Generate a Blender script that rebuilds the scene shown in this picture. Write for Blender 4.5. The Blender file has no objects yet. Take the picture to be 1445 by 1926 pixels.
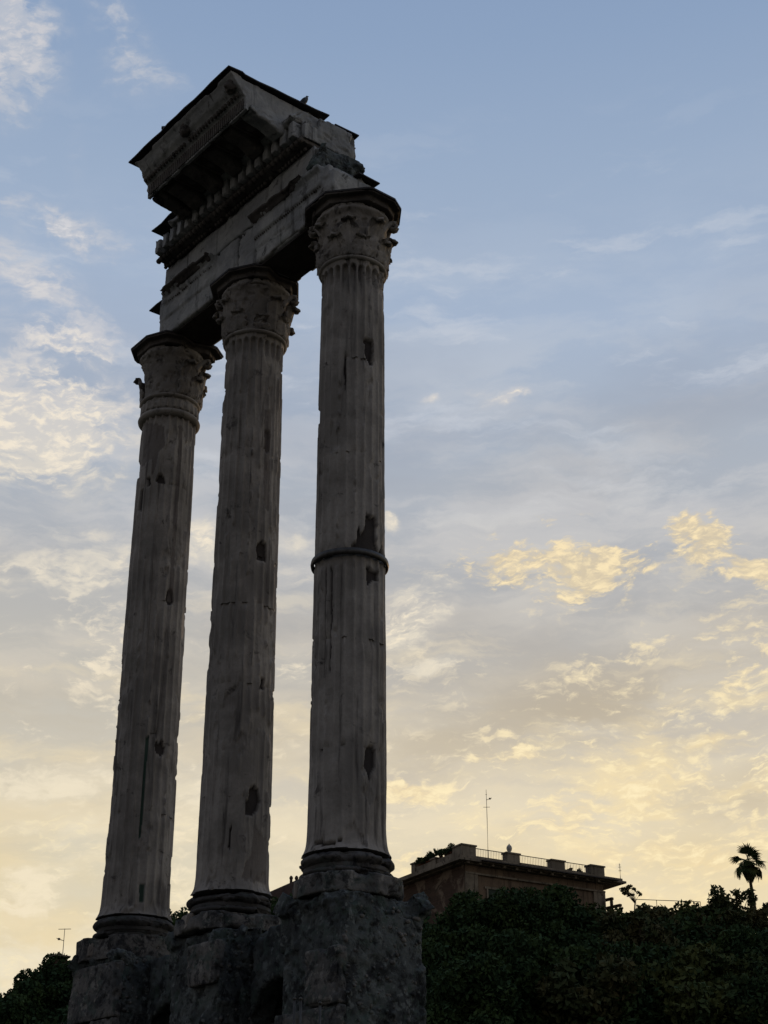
import bpy, bmesh, math, random
import numpy as np
from math import sin, cos, pi, radians, sqrt, atan2, hypot
from mathutils import Vector, Matrix

# ------------------------------------------------------------------ camera, sky, sun
SC = bpy.context.scene
COL = SC.collection
GZ = 8.45                      # height of the column feet above the forum ground
rnd = random.Random(7)

cam_d = bpy.data.cameras.new('camera')
cam = bpy.data.objects.new('camera', cam_d)
COL.objects.link(cam)
cam_d.sensor_fit = 'VERTICAL'
cam_d.sensor_height = 24.0
cam_d.lens = 2931.8 / 1926.0 * 24.0
cam_d.clip_start = 0.1
cam_d.clip_end = 3000
cam.location = (21.815, -16.907, -6.836 + GZ)
YAW, PITCH = radians(-50.845), radians(26.205)
cam.rotation_euler = (pi / 2 + PITCH, 0, -YAW)
SC.camera = cam

SC.view_settings.view_transform = 'Standard'
SC.view_settings.look = 'None'
SC.view_settings.exposure = 0
SC.view_settings.gamma = 1
SC.view_settings.use_curve_mapping = False

SUN_AZ, SUN_EL = radians(-27.0), radians(7.0)
sdir = Vector((sin(SUN_AZ) * cos(SUN_EL), cos(SUN_AZ) * cos(SUN_EL), sin(SUN_EL)))


def lin(h):
    h = h.lstrip('#')
    out = []
    for i in (0, 2, 4):
        c = int(h[i:i + 2], 16) / 255
        out.append(c / 12.92 if c <= .04045 else ((c + .055) / 1.055) ** 2.4)
    return (*out, 1.0)


class NT:
    """small helper for building node graphs"""
    def __init__(s, tree):
        s.t = tree
        s.n = tree.nodes
        s.l = tree.links

    def put(s, sock, v):
        if v is None:
            return
        if isinstance(v, bpy.types.NodeSocket):
            s.l.new(v, sock)
        else:
            sock.default_value = v

    def new(s, kind, **kw):
        n = s.n.new(kind)
        for k, v in kw.items():
            setattr(n, k, v)
        return n

    def m(s, op, a, b=None, c=None, clamp=False):
        n = s.new('ShaderNodeMath', operation=op, use_clamp=clamp)
        for i, v in enumerate((a, b, c)):
            s.put(n.inputs[i], v)
        return n.outputs[0]

    def vm(s, op, a, b=None, scale=None):
        n = s.new('ShaderNodeVectorMath', operation=op)
        s.put(n.inputs[0], a)
        s.put(n.inputs[1], b)
        if scale is not None:
            s.put(n.inputs[3], scale)
        return n.outputs['Value'] if op in ('LENGTH', 'DOT_PRODUCT', 'DISTANCE') else n.outputs[0]

    def noise(s, vec, scale, detail=4, rough=.55, dist=0.0, lac=2.0, out=0, kind='FBM'):
        n = s.new('ShaderNodeTexNoise')
        n.noise_type = kind
        s.put(n.inputs['Vector'], vec)
        n.inputs['Scale'].default_value = scale
        n.inputs['Detail'].default_value = detail
        n.inputs['Roughness'].default_value = rough
        n.inputs['Lacunarity'].default_value = lac
        n.inputs['Distortion'].default_value = dist
        return n.outputs[out]

    def mr(s, v, a, b, c=0.0, d=1.0, kind='SMOOTHSTEP'):
        n = s.new('ShaderNodeMapRange', interpolation_type=kind)
        for i, x in enumerate((v, a, b, c, d)):
            s.put(n.inputs[i], x)
        return n.outputs[0]

    def mix(s, f, a, b, blend='MIX'):
        n = s.new('ShaderNodeMix', data_type='RGBA', blend_type=blend)
        s.put(n.inputs[0], f)
        s.put(n.inputs[6], a)
        s.put(n.inputs[7], b)
        return n.outputs[2]

    def map(s, vec, loc=(0, 0, 0), rot=(0, 0, 0), scale=(1, 1, 1), kind='POINT'):
        n = s.new('ShaderNodeMapping', vector_type=kind)
        s.put(n.inputs[0], vec)
        n.inputs['Location'].default_value = loc
        n.inputs['Rotation'].default_value = rot
        n.inputs['Scale'].default_value = scale
        return n.outputs[0]

    def ramp(s, f, stops):
        n = s.new('ShaderNodeValToRGB')
        e = n.color_ramp.elements
        while len(e) > 1:
            e.remove(e[-1])
        e[0].position, e[0].color = stops[0][0], stops[0][1]
        for p, c in stops[1:]:
            q = e.new(p)
            q.color = c
        s.put(n.inputs[0], f)
        return n.outputs[0]


def build_world():
    w = bpy.data.worlds.new('World')
    SC.world = w
    w.use_nodes = True
    T = NT(w.node_tree)
    T.n.clear()
    d = T.vm('NORMALIZE', T.new('ShaderNodeTexCoord').outputs['Generated'])
    sp = T.new('ShaderNodeSeparateXYZ')
    T.put(sp.inputs[0], d)
    x, y, z = sp.outputs
    az = T.m('MULTIPLY', T.m('ARCTAN2', x, y), 180 / pi * .88)
    el = T.m('MULTIPLY', T.m('ARCSINE', z), 180 / pi)
    # domain warp so that the banks have ragged edges
    w1 = T.noise(d, 9.0, 5, .6, out=1)
    w2 = T.noise(d, 30.0, 5, .62, out=1)
    off = T.vm('ADD', T.vm('SCALE', T.vm('SUBTRACT', w1, (.5, .5, .5)), scale=2.2),
               T.vm('SCALE', T.vm('SUBTRACT', w2, (.5, .5, .5)), scale=.9))
    cb = T.new('ShaderNodeCombineXYZ')
    T.put(cb.inputs[0], az)
    T.put(cb.inputs[1], el)
    p0 = cb.outputs[0]
    p = T.vm('ADD', p0, T.vm('MULTIPLY', off, (1, .8, 0)))
    bright = [(-56.98, 28.85, 3.14, 2.45, 0, 1.0, 0), (-58.09, 33.47, 2.75, 1.27, -25, 0.6, 0), (-57.38, 35.73, 2.25, 0.75, -10, 0.75, 0), (-60.57, 42.07, 2.16, 2.55, 30, 0.9, 0), (-55.66, 42.29, 2.16, 1.18, -40, 0.5, 0), (-54.02, 41.22, 1.57, 0.49, -10, 0.4, 0), (-56.51, 31.59, 2.94, 1.08, -5, 0.75, 0), (-56.88, 38.31, 0.49, 1.18, 0, 0.25, 0), (-56.41, 23.25, 2.94, 0.78, 0, 0.6, 0), (-51.12, 25.01, 1.18, 0.78, 0, 0.8, 0), (-54.3, 24.02, 1.18, 0.49, 5, 0.6, 0), (-55.48, 24.97, 0.98, 0.39, 0, 0.5, 0), (-48.12, 25.33, 0.59, 0.35, 0, 0.5, 0), (-55.87, 11.98, 1.47, 1.18, 0, 0.5, 0), (-55.38, 15.86, 3.33, 0.88, 5, 0.45, 0), (-50.92, 16.09, 1.76, 1.37, 0, 0.5, 0), (-47.96, 19.8, 1.18, 1.18, 0, 0.35, 0), (-56.2, 21.07, 1.57, 0.78, 0, 0.35, 0), (-57.35, 27.08, 2.94, 0.98, 0, 0.7, 0), (-38.6, 24.11, 2.94, 1.33, 3, 1.1, 1), (-32.86, 24.49, 1.76, 0.82, -25, 1.25, 1), (-31.54, 23.39, 1.57, 0.63, -25, 1.2, 1), (-40.13, 30.37, 0.82, 0.27, 12, 0.85, 0), (-41.11, 30.59, 0.55, 0.18, -15, 0.6, 0), (-42.84, 30.48, 0.31, 0.16, 0, 0.6, 0), (-43.77, 22.16, 1.86, 0.88, 38, 0.95, 0), (-42.78, 20.45, 1.18, 0.27, 12, 0.6, 0), (-44.45, 25.78, 0.27, 0.39, 0, 0.9, 0), (-43.9, 16.01, 1.57, 0.51, 0, 0.55, 1), (-39.82, 17.04, 1.96, 0.47, 5, 0.8, 1), (-37.63, 15.49, 4.51, 1.18, 12, 0.6, 1), (-33.86, 19.61, 3.33, 0.71, 18, 0.5, 1), (-34.85, 13.88, 5.1, 1.18, 10, 0.55, 1), (-35.83, 16.72, 4.71, 0.59, -12, 0.55, 1), (-41.65, 14.48, 3.92, 0.98, 0, 0.5, 1), (-43.75, 13.57, 2.35, 1.18, 0, 0.4, 1)]
    dark = [(-38.14, 18.92, 4.12, 1.47, 12, 1.0, 2), (-32.85, 21.04, 3.14, 1.18, 15, 0.45, 2), (-33.19, 15.62, 2.75, 0.98, 5, 0.7, 2), (-42.29, 17.71, 2.94, 1.18, 5, 0.7, 2), (-48.7, 17.67, 5.88, 1.37, 0, 0.3, 2), (-35.49, 28.4, 6.86, 1.57, 15, 0.3, 2), (-55.78, 18.45, 3.92, 0.78, 0, 0.35, 2), (-35.25, 17.44, 3.92, 0.78, 10, 0.3, 2)]

    def field(lst):
        acc = None
        for (a, e, sa, sb, r, st, t) in lst:
            q = T.map(p, (a, e, 0), (0, 0, radians(r)), (sa * 1.25, sb * 1.25, 1), 'TEXTURE')
            v = T.m('MULTIPLY', T.mr(T.vm('LENGTH', q), 1.45, .0), st)
            acc = v if acc is None else T.m('MAXIMUM', acc, v)
        return acc
    cool = field([b for b in bright if b[6] == 0])
    warm = field([b for b in bright if b[6] == 1])
    shade = field(dark)
    # clear-sky gradient
    eln = T.m('DIVIDE', el, 90.0, clamp=True)
    base = T.ramp(eln, [(0, lin('#f9dfa6')), (9 / 90, lin('#f9e5b9')), (13 / 90, lin('#e9dbbb')), (16.5 / 90, lin('#d3cabb')),
                        (20 / 90, lin('#bfbab2')), (24 / 90, lin('#b2b4b8')), (28.5 / 90, lin('#acb6c4')),
                        (33 / 90, lin('#a8b8cf')), (38 / 90, lin('#9cafc9')), (43 / 90, lin('#8ea4c3')), (60 / 90, lin('#6681ae')), (1, lin('#4d6a9c'))])
    nish = T.new('ShaderNodeTexSky')
    nish.sky_type = 'NISHITA'
    nish.sun_disc = False
    nish.sun_elevation = SUN_EL
    nish.sun_rotation = SUN_AZ
    base = T.mix(.04, base, T.vm('SCALE', nish.outputs[0], scale=.07))
    left = T.m('MULTIPLY', T.mr(az, -44, -56), T.mr(el, 26, 14))
    base = T.mix(T.m('MULTIPLY', left, .55), base, lin('#cdcabd'))
    # high thin streaks over everything
    st = T.map(p, (0, 0, 0), (0, 0, radians(-14)), (.10, .36, 1))
    thin = T.noise(st, 1.0, 9, .62, 0)
    lowf = T.noise(T.map(p0, (3, 7, 0), (0, 0, radians(-12)), (.055, .13, 1)), 1.0, 5, .55)
    amt = T.mr(el, 40, 26, 0.0, 1.0)
    vcol = T.ramp(eln, [(0, lin('#f8e4b8')), (14 / 90, lin('#efe0c0')), (20 / 90, lin('#d0c8ba')), (26 / 90, lin('#c6c6c8')), (34 / 90, lin('#bbc5d3')), (1, lin('#8ba0c4'))])
    veil = T.m('MULTIPLY', T.mr(thin, .42, .60), amt)
    c = T.mix(T.m('MULTIPLY', veil, .85), base, vcol)
    dcol = T.ramp(eln, [(0, lin('#ebd29c')), (13 / 90, lin('#e4cfa2')), (17 / 90, lin('#cbbea6')), (22 / 90, lin('#aeaaa6')), (30 / 90, lin('#9aa5b8')), (1, lin('#7f94b8'))])
    c = T.mix(T.m('MULTIPLY', T.mr(lowf, .46, .62), T.m('MULTIPLY', amt, .5)), c, dcol)
    sh = T.m('MULTIPLY', shade, T.mr(T.noise(st, 1.7, 7, .6), .3, .56))
    c = T.mix(T.m('MULTIPLY', sh, .95), c, T.mix(.35, dcol, lin('#b7a88f')))
    # cloud texture : soft billows with a little fine structure
    q2 = T.map(p, (0, 0, 0), (0, 0, radians(-14)), (.60, 1.0, 1))
    f1 = T.noise(q2, .62, 6, .52, .25)
    f2 = T.noise(T.map(q2, (5, 2, 0), (0, 0, .5), (1, 1.25, 1)), 1.9, 7, .58, .25)
    f3 = T.noise(T.map(q2, (8, 3, 0), (0, 0, -.2), (1, 1.5, 1)), 3.4, 7, .60, .2)

    def dens(fld, w, lo, k, wid):
        t = None
        for f, a in zip((f1, f2, f3), w):
            v = T.m('MULTIPLY', T.m('SUBTRACT', f, .5), a)
            t = v if t is None else T.m('ADD', t, v)
        t = T.m('ADD', T.m('ADD', t, .5), T.m('MULTIPLY', T.m('SUBTRACT', fld, .5), k))
        return T.m('MULTIPLY', T.mr(t, lo, lo + wid), T.mr(fld, 0.0, .35))
    ccol = T.ramp(eln, [(0, lin('#f7e6c2')), (13 / 90, lin('#f3e5c8')), (20 / 90, lin('#e6dcc8')), (27 / 90, lin('#d9d3c9')), (32 / 90, lin('#c9cad0')), (40 / 90, lin('#bcc1cb')), (1, lin('#a0aecb'))])
    chi = T.ramp(eln, [(0, lin('#ffeec6')), (20 / 90, lin('#fbecd0')), (30 / 90, lin('#f3e8d6')), (36 / 90, lin('#dedcde')), (43 / 90, lin('#cfcdd0')), (1, lin('#b0bccf'))])
    wcol = T.ramp(eln, [(0, lin('#f6dba4')), (17 / 90, lin('#efdab0')), (25 / 90, lin('#d6c6a8')), (1, lin('#c8bcb0'))])
    whi = T.ramp(eln, [(0, lin('#ffe8b0')), (17 / 90, lin('#ffeec4')), (25 / 90, lin('#fbe6bb')), (1, lin('#e8dcc8'))])
    ws = T.noise(T.map(p, (21, 8, 0), (0, 0, radians(-24)), (.16, .62, 1)), 1.0, 9, .62, .1)
    c = T.mix(T.m('MULTIPLY', T.mr(ws, .52, .68), T.m('MULTIPLY', T.mr(el, 42, 33), .5)), c, T.mix(T.mr(el, 18, 30), lin('#ead9b6'), lin('#cbd0d9')))
    # thin streaked sheets low down, warmer towards the sunset
    stk = T.noise(T.map(p, (11, 4, 0), (0, 0, radians(-12)), (.17, .70, 1)), 1.0, 8, .58, .15)
    stk2 = T.noise(T.map(p, (1, 14, 0), (0, 0, radians(-20)), (.42, 1.15, 1)), 1.0, 8, .58, .15)
    low = T.mr(T.m('ADD', el, T.mr(az, -30, -44, 0, 4.0, 'LINEAR')), 23, 17)
    sk = T.m('MULTIPLY', T.mr(T.m('ADD', T.m('MULTIPLY', stk, .55), T.m('MULTIPLY', stk2, .45)), .47, .64), low)
    c = T.mix(T.m('MULTIPLY', sk, .80), c, T.mix(T.mr(az, -50, -34), lin('#efe3c8'), lin('#fbe3ae')))
    sk3 = T.m('MULTIPLY', T.mr(T.m('ADD', T.m('MULTIPLY', stk2, .5), T.m('MULTIPLY', f3, .5)), .53, .64), low)
    c = T.mix(T.m('MULTIPLY', sk3, T.mr(az, -50, -38, .35, .9)), c, lin('#ffedc0'))
    vl = T.m('MULTIPLY', T.mr(cool, .05, .6), T.mr(T.m('ADD', T.m('MULTIPLY', f1, .6), T.m('MULTIPLY', f2, .4)), .38, .60))
    c = T.mix(T.m('MULTIPLY', vl, .55), c, ccol)
    brk = T.m('ADD', T.m('MULTIPLY', T.m('SUBTRACT', f1, .5), 1.3), T.m('ADD', T.m('MULTIPLY', T.m('SUBTRACT', f2, .5), 1.2), T.m('MULTIPLY', T.m('SUBTRACT', f3, .5), .7)))
    lowb = T.m('MULTIPLY', T.mr(el, 26, 20), T.mr(lowf, .62, .42))
    c = T.mix(T.m('MULTIPLY', T.m('MULTIPLY', T.mr(brk, .03, .42), lowb), .8), c, T.mix(T.mr(az, -50, -34), chi, whi))
    cd = dens(cool, (1.5, .8, .35), .40, .55, .34)
    c = T.mix(T.m('MULTIPLY', cd, .80), c, ccol)
    hi = T.m('MULTIPLY', T.mr(T.m('ADD', T.m('MULTIPLY', f2, .6), T.m('MULTIPLY', f3, .4)), .46, .62), T.mr(cool, .35, .85))
    c = T.mix(T.m('MULTIPLY', T.m('MULTIPLY', cd, hi), .9), c, chi)
    wd = dens(warm, (1.6, .9, .6), .42, .56, .40)
    c = T.mix(T.m('MULTIPLY', wd, .85), c, wcol)
    hi2 = T.mr(T.m('ADD', T.m('MULTIPLY', f2, .55), T.m('MULTIPLY', f3, .45)), .44, .62)
    c = T.mix(T.m('MULTIPLY', T.m('MULTIPLY', wd, hi2), .95), c, whi)
    # dusk: luminance falls away from the sunset
    dt = T.vm('DOT_PRODUCT', d, tuple(sdir))
    fall = T.mr(dt, .60, -.70, 1.0, .44)
    c = T.mix(T.mr(dt, .62, .10, 0, .85), c, T.ramp(eln, [(0, lin('#bdb4b0')), (.15, lin('#b3b1b6')), (.4, lin('#9da4b4')), (1, lin('#8494b0'))]))
    below = T.mr(z, -.02, 0.0, .12, 1.0)
    c = T.vm('SCALE', c, scale=T.m('MULTIPLY', fall, below))
    bg = T.new('ShaderNodeBackground')
    T.put(bg.inputs[0], c)
    bg.inputs[1].default_value = 1.0
    out = T.new('ShaderNodeOutputWorld')
    T.l.new(bg.outputs[0], out.inputs[0])
    w.cycles.sampling_method = 'MANUAL'
    w.cycles.sample_map_resolution = 512


build_world()

sun_d = bpy.data.lights.new('sun', 'SUN')
sun_d.energy = 0.9
sun_d.color = (1.0, .62, .34)
sun_d.angle = radians(2.0)
sun = bpy.data.objects.new('sun', sun_d)
COL.objects.link(sun)
sun.rotation_euler = sdir.to_track_quat('Z', 'Y').to_euler()

# ------------------------------------------------------------------ helpers
def hsh(i, j, k, seed):
    n = (i * 374761393 + j * 668265263 + k * 2147483647 + seed * 144665) & 0xffffffff
    n = ((n ^ (n >> 13)) * 1274126177) & 0xffffffff
    n = n ^ (n >> 16)
    return (n & 0xffff) / 65535.0


def vnoise(p, seed=0):
    p = np.asarray(p, float)
    i = np.floor(p).astype(np.int64)
    f = p - i
    u = f * f * (3 - 2 * f)
    r = 0
    for a in (0, 1):
        wa = u[:, 0] if a else 1 - u[:, 0]
        for b in (0, 1):
            wb = u[:, 1] if b else 1 - u[:, 1]
            for c in (0, 1):
                wc = u[:, 2] if c else 1 - u[:, 2]
                r = r + wa * wb * wc * hsh(i[:, 0] + a, i[:, 1] + b, i[:, 2] + c, seed)
    return r


def fbm(p, seed=0, oc=4, rough=.5):
    p = np.asarray(p, float)
    s, a, t = 0, 1.0, 0
    for o in range(oc):
        s = s + a * vnoise(p * 2 ** o + o * 17.3, seed + o)
        t += a
        a *= rough
    return s / t


def sstep(x, a, b):
    t = np.clip((x - a) / (b - a), 0, 1)
    return t * t * (3 - 2 * t)


def mk(name, verts, faces, mat, parent=None, smooth=False, loc=None):
    me = bpy.data.meshes.new(name)
    me.from_pydata([tuple(v) for v in verts], [], [tuple(int(q) for q in f) for f in faces])
    if mat:
        me.materials.append(mat)
    if smooth:
        me.polygons.foreach_set('use_smooth', [True] * len(me.polygons))
    me.update()
    return put(name, me, parent, loc)


def put(name, me, parent=None, loc=None):
    o = bpy.data.objects.new(name, me)
    COL.objects.link(o)
    if parent is not None:
        o.parent = parent
    if loc is not None:
        o.location = loc
    return o


def thing(name, label, cat, loc=(0, 0, 0), rz=0, group=None):
    o = bpy.data.objects.new(name, None)
    COL.objects.link(o)
    o.empty_display_size = .3
    o.location = loc
    o.rotation_euler = (0, 0, rz)
    return tag(o, label, cat, group)


def tag(o, label=None, cat=None, group=None, kind=None):
    if label:
        o['label'] = label
    if cat:
        o['category'] = cat
    if group:
        o['group'] = group
    if kind:
        o['kind'] = kind
    return o


class MB:
    """collects simple solids into one mesh"""
    def __init__(s):
        s.v, s.f = [], []

    def add(s, v, f):
        b = len(s.v)
        s.v += [tuple(q) for q in v]
        s.f += [tuple(i + b for i in g) for g in f]
        return s

    def box(s, x0, x1, y0, y1, z0, z1, top=None):
        v = [(x0, y0, z0), (x1, y0, z0), (x1, y1, z0), (x0, y1, z0), (x0, y0, z1), (x1, y0, z1), (x1, y1, z1), (x0, y1, z1)]
        return s.add(v, [(0, 3, 2, 1), (4, 5, 6, 7), (0, 1, 5, 4), (1, 2, 6, 5), (2, 3, 7, 6), (3, 0, 4, 7)])

    def obox(s, c, half, M):
        v = []
        for sz in (-1, 1):
            for sx, sy in ((-1, -1), (1, -1), (1, 1), (-1, 1)):
                v.append(Vector(c) + M @ Vector((sx * half[0], sy * half[1], sz * half[2])))
        return s.add(v, [(0, 3, 2, 1), (4, 5, 6, 7), (0, 1, 5, 4), (1, 2, 6, 5), (2, 3, 7, 6), (3, 0, 4, 7)])

    def chunk(s, c, r, rr, sq=(1, 1, 1)):
        """an angular broken lump"""
        M = Matrix.Rotation(rr.uniform(0, 6), 3, Vector((rr.gauss(0, 1), rr.gauss(0, 1), rr.gauss(0, 1))).normalized())
        return s.obox(c, (r * sq[0] * rr.uniform(.6, 1), r * sq[1] * rr.uniform(.6, 1), r * sq[2] * rr.uniform(.6, 1)), M)

    def prism(s, poly, z0, z1, shrink0=1.0):
        n = len(poly)
        cx = sum(p[0] for p in poly) / n
        cy = sum(p[1] for p in poly) / n
        v = [(cx + (p[0] - cx) * shrink0, cy + (p[1] - cy) * shrink0, z0) for p in poly] + [(p[0], p[1], z1) for p in poly]
        f = [tuple(range(n - 1, -1, -1)), tuple(range(n, 2 * n))] + [(i, (i + 1) % n, n + (i + 1) % n, n + i) for i in range(n)]
        return s.add(v, f)

    def extr(s, prof, x0, x1):
        """closed profile in (y, z), anticlockwise seen from +x, pulled along x"""
        n = len(prof)
        v = [(x0, y, z) for y, z in prof] + [(x1, y, z) for y, z in prof]
        f = [tuple(range(n - 1, -1, -1)), tuple(range(n, 2 * n))] + [(i, (i + 1) % n, n + (i + 1) % n, n + i) for i in range(n)]
        return s.add(v, f)

    def tube(s, pts, rad, seg=6, cap=True):
        pts = [Vector(p) for p in pts]
        if not hasattr(rad, '__len__'):
            rad = [rad] * len(pts)
        b = len(s.v)
        n = len(pts)
        up = Vector((0, 0, 1))
        for i, p in enumerate(pts):
            t = (pts[min(i + 1, n - 1)] - pts[max(i - 1, 0)]).normalized()
            a = t.cross(up)
            if a.length < 1e-3:
                a = t.cross(Vector((1, 0, 0)))
            a.normalize()
            c = t.cross(a)
            for k in range(seg):
                an = 2 * pi * k / seg
                s.v.append(tuple(p + (a * cos(an) + c * sin(an)) * rad[i]))
        for i in range(n - 1):
            for k in range(seg):
                q = (k + 1) % seg
                s.f.append((b + i * seg + k, b + i * seg + q, b + (i + 1) * seg + q, b + (i + 1) * seg + k))
        if cap:
            s.f.append(tuple(b + k for k in range(seg - 1, -1, -1)))
            s.f.append(tuple(b + (n - 1) * seg + k for k in range(seg)))
        return s

    def ball(s, c, r, seg=8, rings=5, M=None):
        b = len(s.v)
        if not hasattr(r, '__len__'):
            r = (r, r, r)
        for i in range(rings + 1):
            t = pi * i / rings
            for k in range(seg):
                a = 2 * pi * k / seg
                q = Vector((sin(t) * cos(a) * r[0], sin(t) * sin(a) * r[1], cos(t) * r[2]))
                if M is not None:
                    q = M @ q
                s.v.append(tuple(Vector(c) + q))
        for i in range(rings):
            for k in range(seg):
                q = (k + 1) % seg
                s.f.append((b + i * seg + k, b + (i + 1) * seg + k, b + (i + 1) * seg + q, b + i * seg + q))
        return s

    def lathe(s, prof, seg=48, cap=True):
        b = len(s.v)
        n = len(prof)
        for r, z in prof:
            for k in range(seg):
                a = 2 * pi * k / seg
                s.v.append((r * cos(a), r * sin(a), z))
        for i in range(n - 1):
            for k in range(seg):
                q = (k + 1) % seg
                s.f.append((b + i * seg + k, b + i * seg + q, b + (i + 1) * seg + q, b + (i + 1) * seg + k))
        if cap:
            s.f.append(tuple(b + k for k in range(seg - 1, -1, -1)))
            s.f.append(tuple(b + (n - 1) * seg + k for k in range(seg)))
        return s

    def build(s, name, mat, parent=None, smooth=False, loc=None):
        return mk(name, s.v, s.f, mat, parent, smooth, loc)


def weathered(mb, name, mat, parent, voxel=.035, rough=.012, chips=.05, cs=2.2, seed=0, chip_lo=.56, smooth=True, loc=None, world_off=(0, 0, 0)):
    """voxel-remeshes a heap of solids into one worn block, chips its edges and roughens it"""
    tmp = bpy.data.meshes.new('tmp')
    tmp.from_pydata(mb.v, [], mb.f)
    ob = bpy.data.objects.new('tmp', tmp)
    COL.objects.link(ob)
    md = ob.modifiers.new('r', 'REMESH')
    md.mode = 'VOXEL'
    md.voxel_size = voxel
    md.adaptivity = 0
    dg = bpy.context.evaluated_depsgraph_get()
    dg.update()
    me = bpy.data.meshes.new_from_object(ob.evaluated_get(dg))
    bpy.data.objects.remove(ob)
    bpy.data.meshes.remove(tmp)
    n = len(me.vertices)
    co = np.empty(n * 3)
    me.vertices.foreach_get('co', co)
    co = co.reshape(-1, 3)
    no = np.empty(n * 3)
    me.vertices.foreach_get('normal', no)
    no = no.reshape(-1, 3)
    # average normals over neighbours marks the convex edges, where stone chips first
    ed = np.empty(len(me.edges) * 2, dtype=np.int64)
    me.edges.foreach_get('vertices', ed)
    ed = ed.reshape(-1, 2)
    sm = co.copy()
    for it in range(5):
        acc = np.zeros_like(sm)
        cnt = np.zeros(n)
        np.add.at(acc, ed[:, 0], sm[ed[:, 1]])
        np.add.at(acc, ed[:, 1], sm[ed[:, 0]])
        np.add.at(cnt, ed[:, 0], 1)
        np.add.at(cnt, ed[:, 1], 1)
        sm = acc / np.maximum(cnt, 1)[:, None]
    q = co + np.array(world_off)
    curv = np.clip(((co - sm) * no).sum(1) / (voxel * .5), 0, 1)
    ch = sstep(fbm(q * cs, seed + 3, 4, .55), chip_lo, chip_lo + .12)
    d = -chips * ch * (.25 + 1.5 * curv)
    d += rough * 2 * (fbm(q * 7, seed + 9, 5, .68) - .5) - rough * 1.3 * sstep(fbm(q * 9 + 5, seed + 21, 3), .62, .70)
    co = co + no * d[:, None]
    me.vertices.foreach_set('co', co.ravel())
    me.materials.clear()
    me.materials.append(mat)
    me.polygons.foreach_set('use_smooth', [smooth] * len(me.polygons))
    me.update()
    return put(name, me, parent, loc)


# ------------------------------------------------------------------ materials
def new_mat(name):
    m = bpy.data.materials.new(name)
    m.use_nodes = True
    T = NT(m.node_tree)
    T.n.clear()
    b = T.new('ShaderNodeBsdfPrincipled')
    o = T.new('ShaderNodeOutputMaterial')
    T.l.new(b.outputs[0], o.inputs[0])
    b.inputs['Specular IOR Level'].default_value = .25
    return m, T, b


def stone(name, light, mid, dark, grime=.5, streak=True, lichen=0.0, bump=.5, spots=0.0, patch=False, sc=1.0):
    m, T, b = new_mat(name)
    g = T.new('ShaderNodeNewGeometry').outputs['Position']
    big = T.noise(g, .9 * sc, 5, .6)
    c = T.mix(T.mr(big, .38, .62), light, mid)
    fine = T.noise(g, 14 * sc, 6, .7)
    c = T.mix(T.mr(fine, .35, .7, 0, .35), c, tuple(q * .55 for q in light[:3]) + (1,))
    if streak:
        s = T.map(g, scale=(5.5, 5.5, .38))
        st = T.noise(s, 1.0 * sc, 6, .62, .3)
        c = T.mix(T.m('MULTIPLY', T.mr(st, .60 - .22 * grime, .76 - .16 * grime), .85), c, dark)
    gr = T.noise(g, 2.3 * sc, 8, .68, .5)
    c = T.mix(T.m('MULTIPLY', T.mr(gr, .66 - .24 * grime, .74 - .16 * grime), .9), c, dark)
    if lichen:
        li = T.noise(T.map(g, (9, 4, 2)), 1.9 * sc, 8, .72, .2)
        c = T.mix(T.m('MULTIPLY', T.mr(li, .5, .6), lichen), c, lin('#46544f'))
    if spots:
        vo = T.new('ShaderNodeTexVoronoi', feature='F1')
        T.put(vo.inputs['Vector'], T.vm('ADD', g, T.vm('SCALE', T.noise(g, 5, 4, .6, out=1), scale=.25)))
        vo.inputs['Scale'].default_value = 7
        msk = T.m('MULTIPLY', T.mr(vo.outputs['Distance'], .36, .24), T.mr(T.noise(g, 1.3, 3), .45, .6))
        c = T.mix(T.m('MULTIPLY', msk, spots), c, tuple(min(1, q * 1.25) for q in light[:3]) + (1,))
    if patch:
        at = T.new('ShaderNodeAttribute', attribute_name='patch').outputs['Fac']
        c = T.mix(T.m('MULTIPLY', at, .93), c, lin('#302b2a'))
        a2 = T.new('ShaderNodeAttribute', attribute_name='mend').outputs['Fac']
        c = T.mix(T.m('MULTIPLY', a2, .8), c, lin('#6a6460'))
        a3 = T.new('ShaderNodeAttribute', attribute_name='verdigris').outputs['Fac']
        c = T.mix(T.m('MULTIPLY', a3, .85), c, lin('#24483c'))
    T.put(b.inputs['Base Color'], c)
    b.inputs['Roughness'].default_value = .9
    if lichen > .4:
        pa = T.noise(T.map(g, (3, 8, 5)), 3.3, 8, .74, .3)
        c = T.mix(T.m('MULTIPLY', T.mr(pa, .56, .63), .8), c, tuple(min(1, q * 1.5) for q in light[:3]) + (1,))
        pd = T.noise(T.map(g, (1, 5, 9)), 2.4, 8, .74, .3)
        c = T.mix(T.m('MULTIPLY', T.mr(pd, .52, .60), .75), c, dark)
        T.put(b.inputs['Base Color'], c)
    bp = T.new('ShaderNodeBump')
    bp.inputs['Strength'].default_value = bump
    bp.inputs['Distance'].default_value = .03
    h = T.m('ADD', T.m('MULTIPLY', T.noise(g, 22 * sc, 6, .7), .5), T.noise(g, 5 * sc, 6, .65))
    T.put(bp.inputs['Height'], h)
    T.put(b.inputs['Normal'], bp.outputs[0])
    return m


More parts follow.
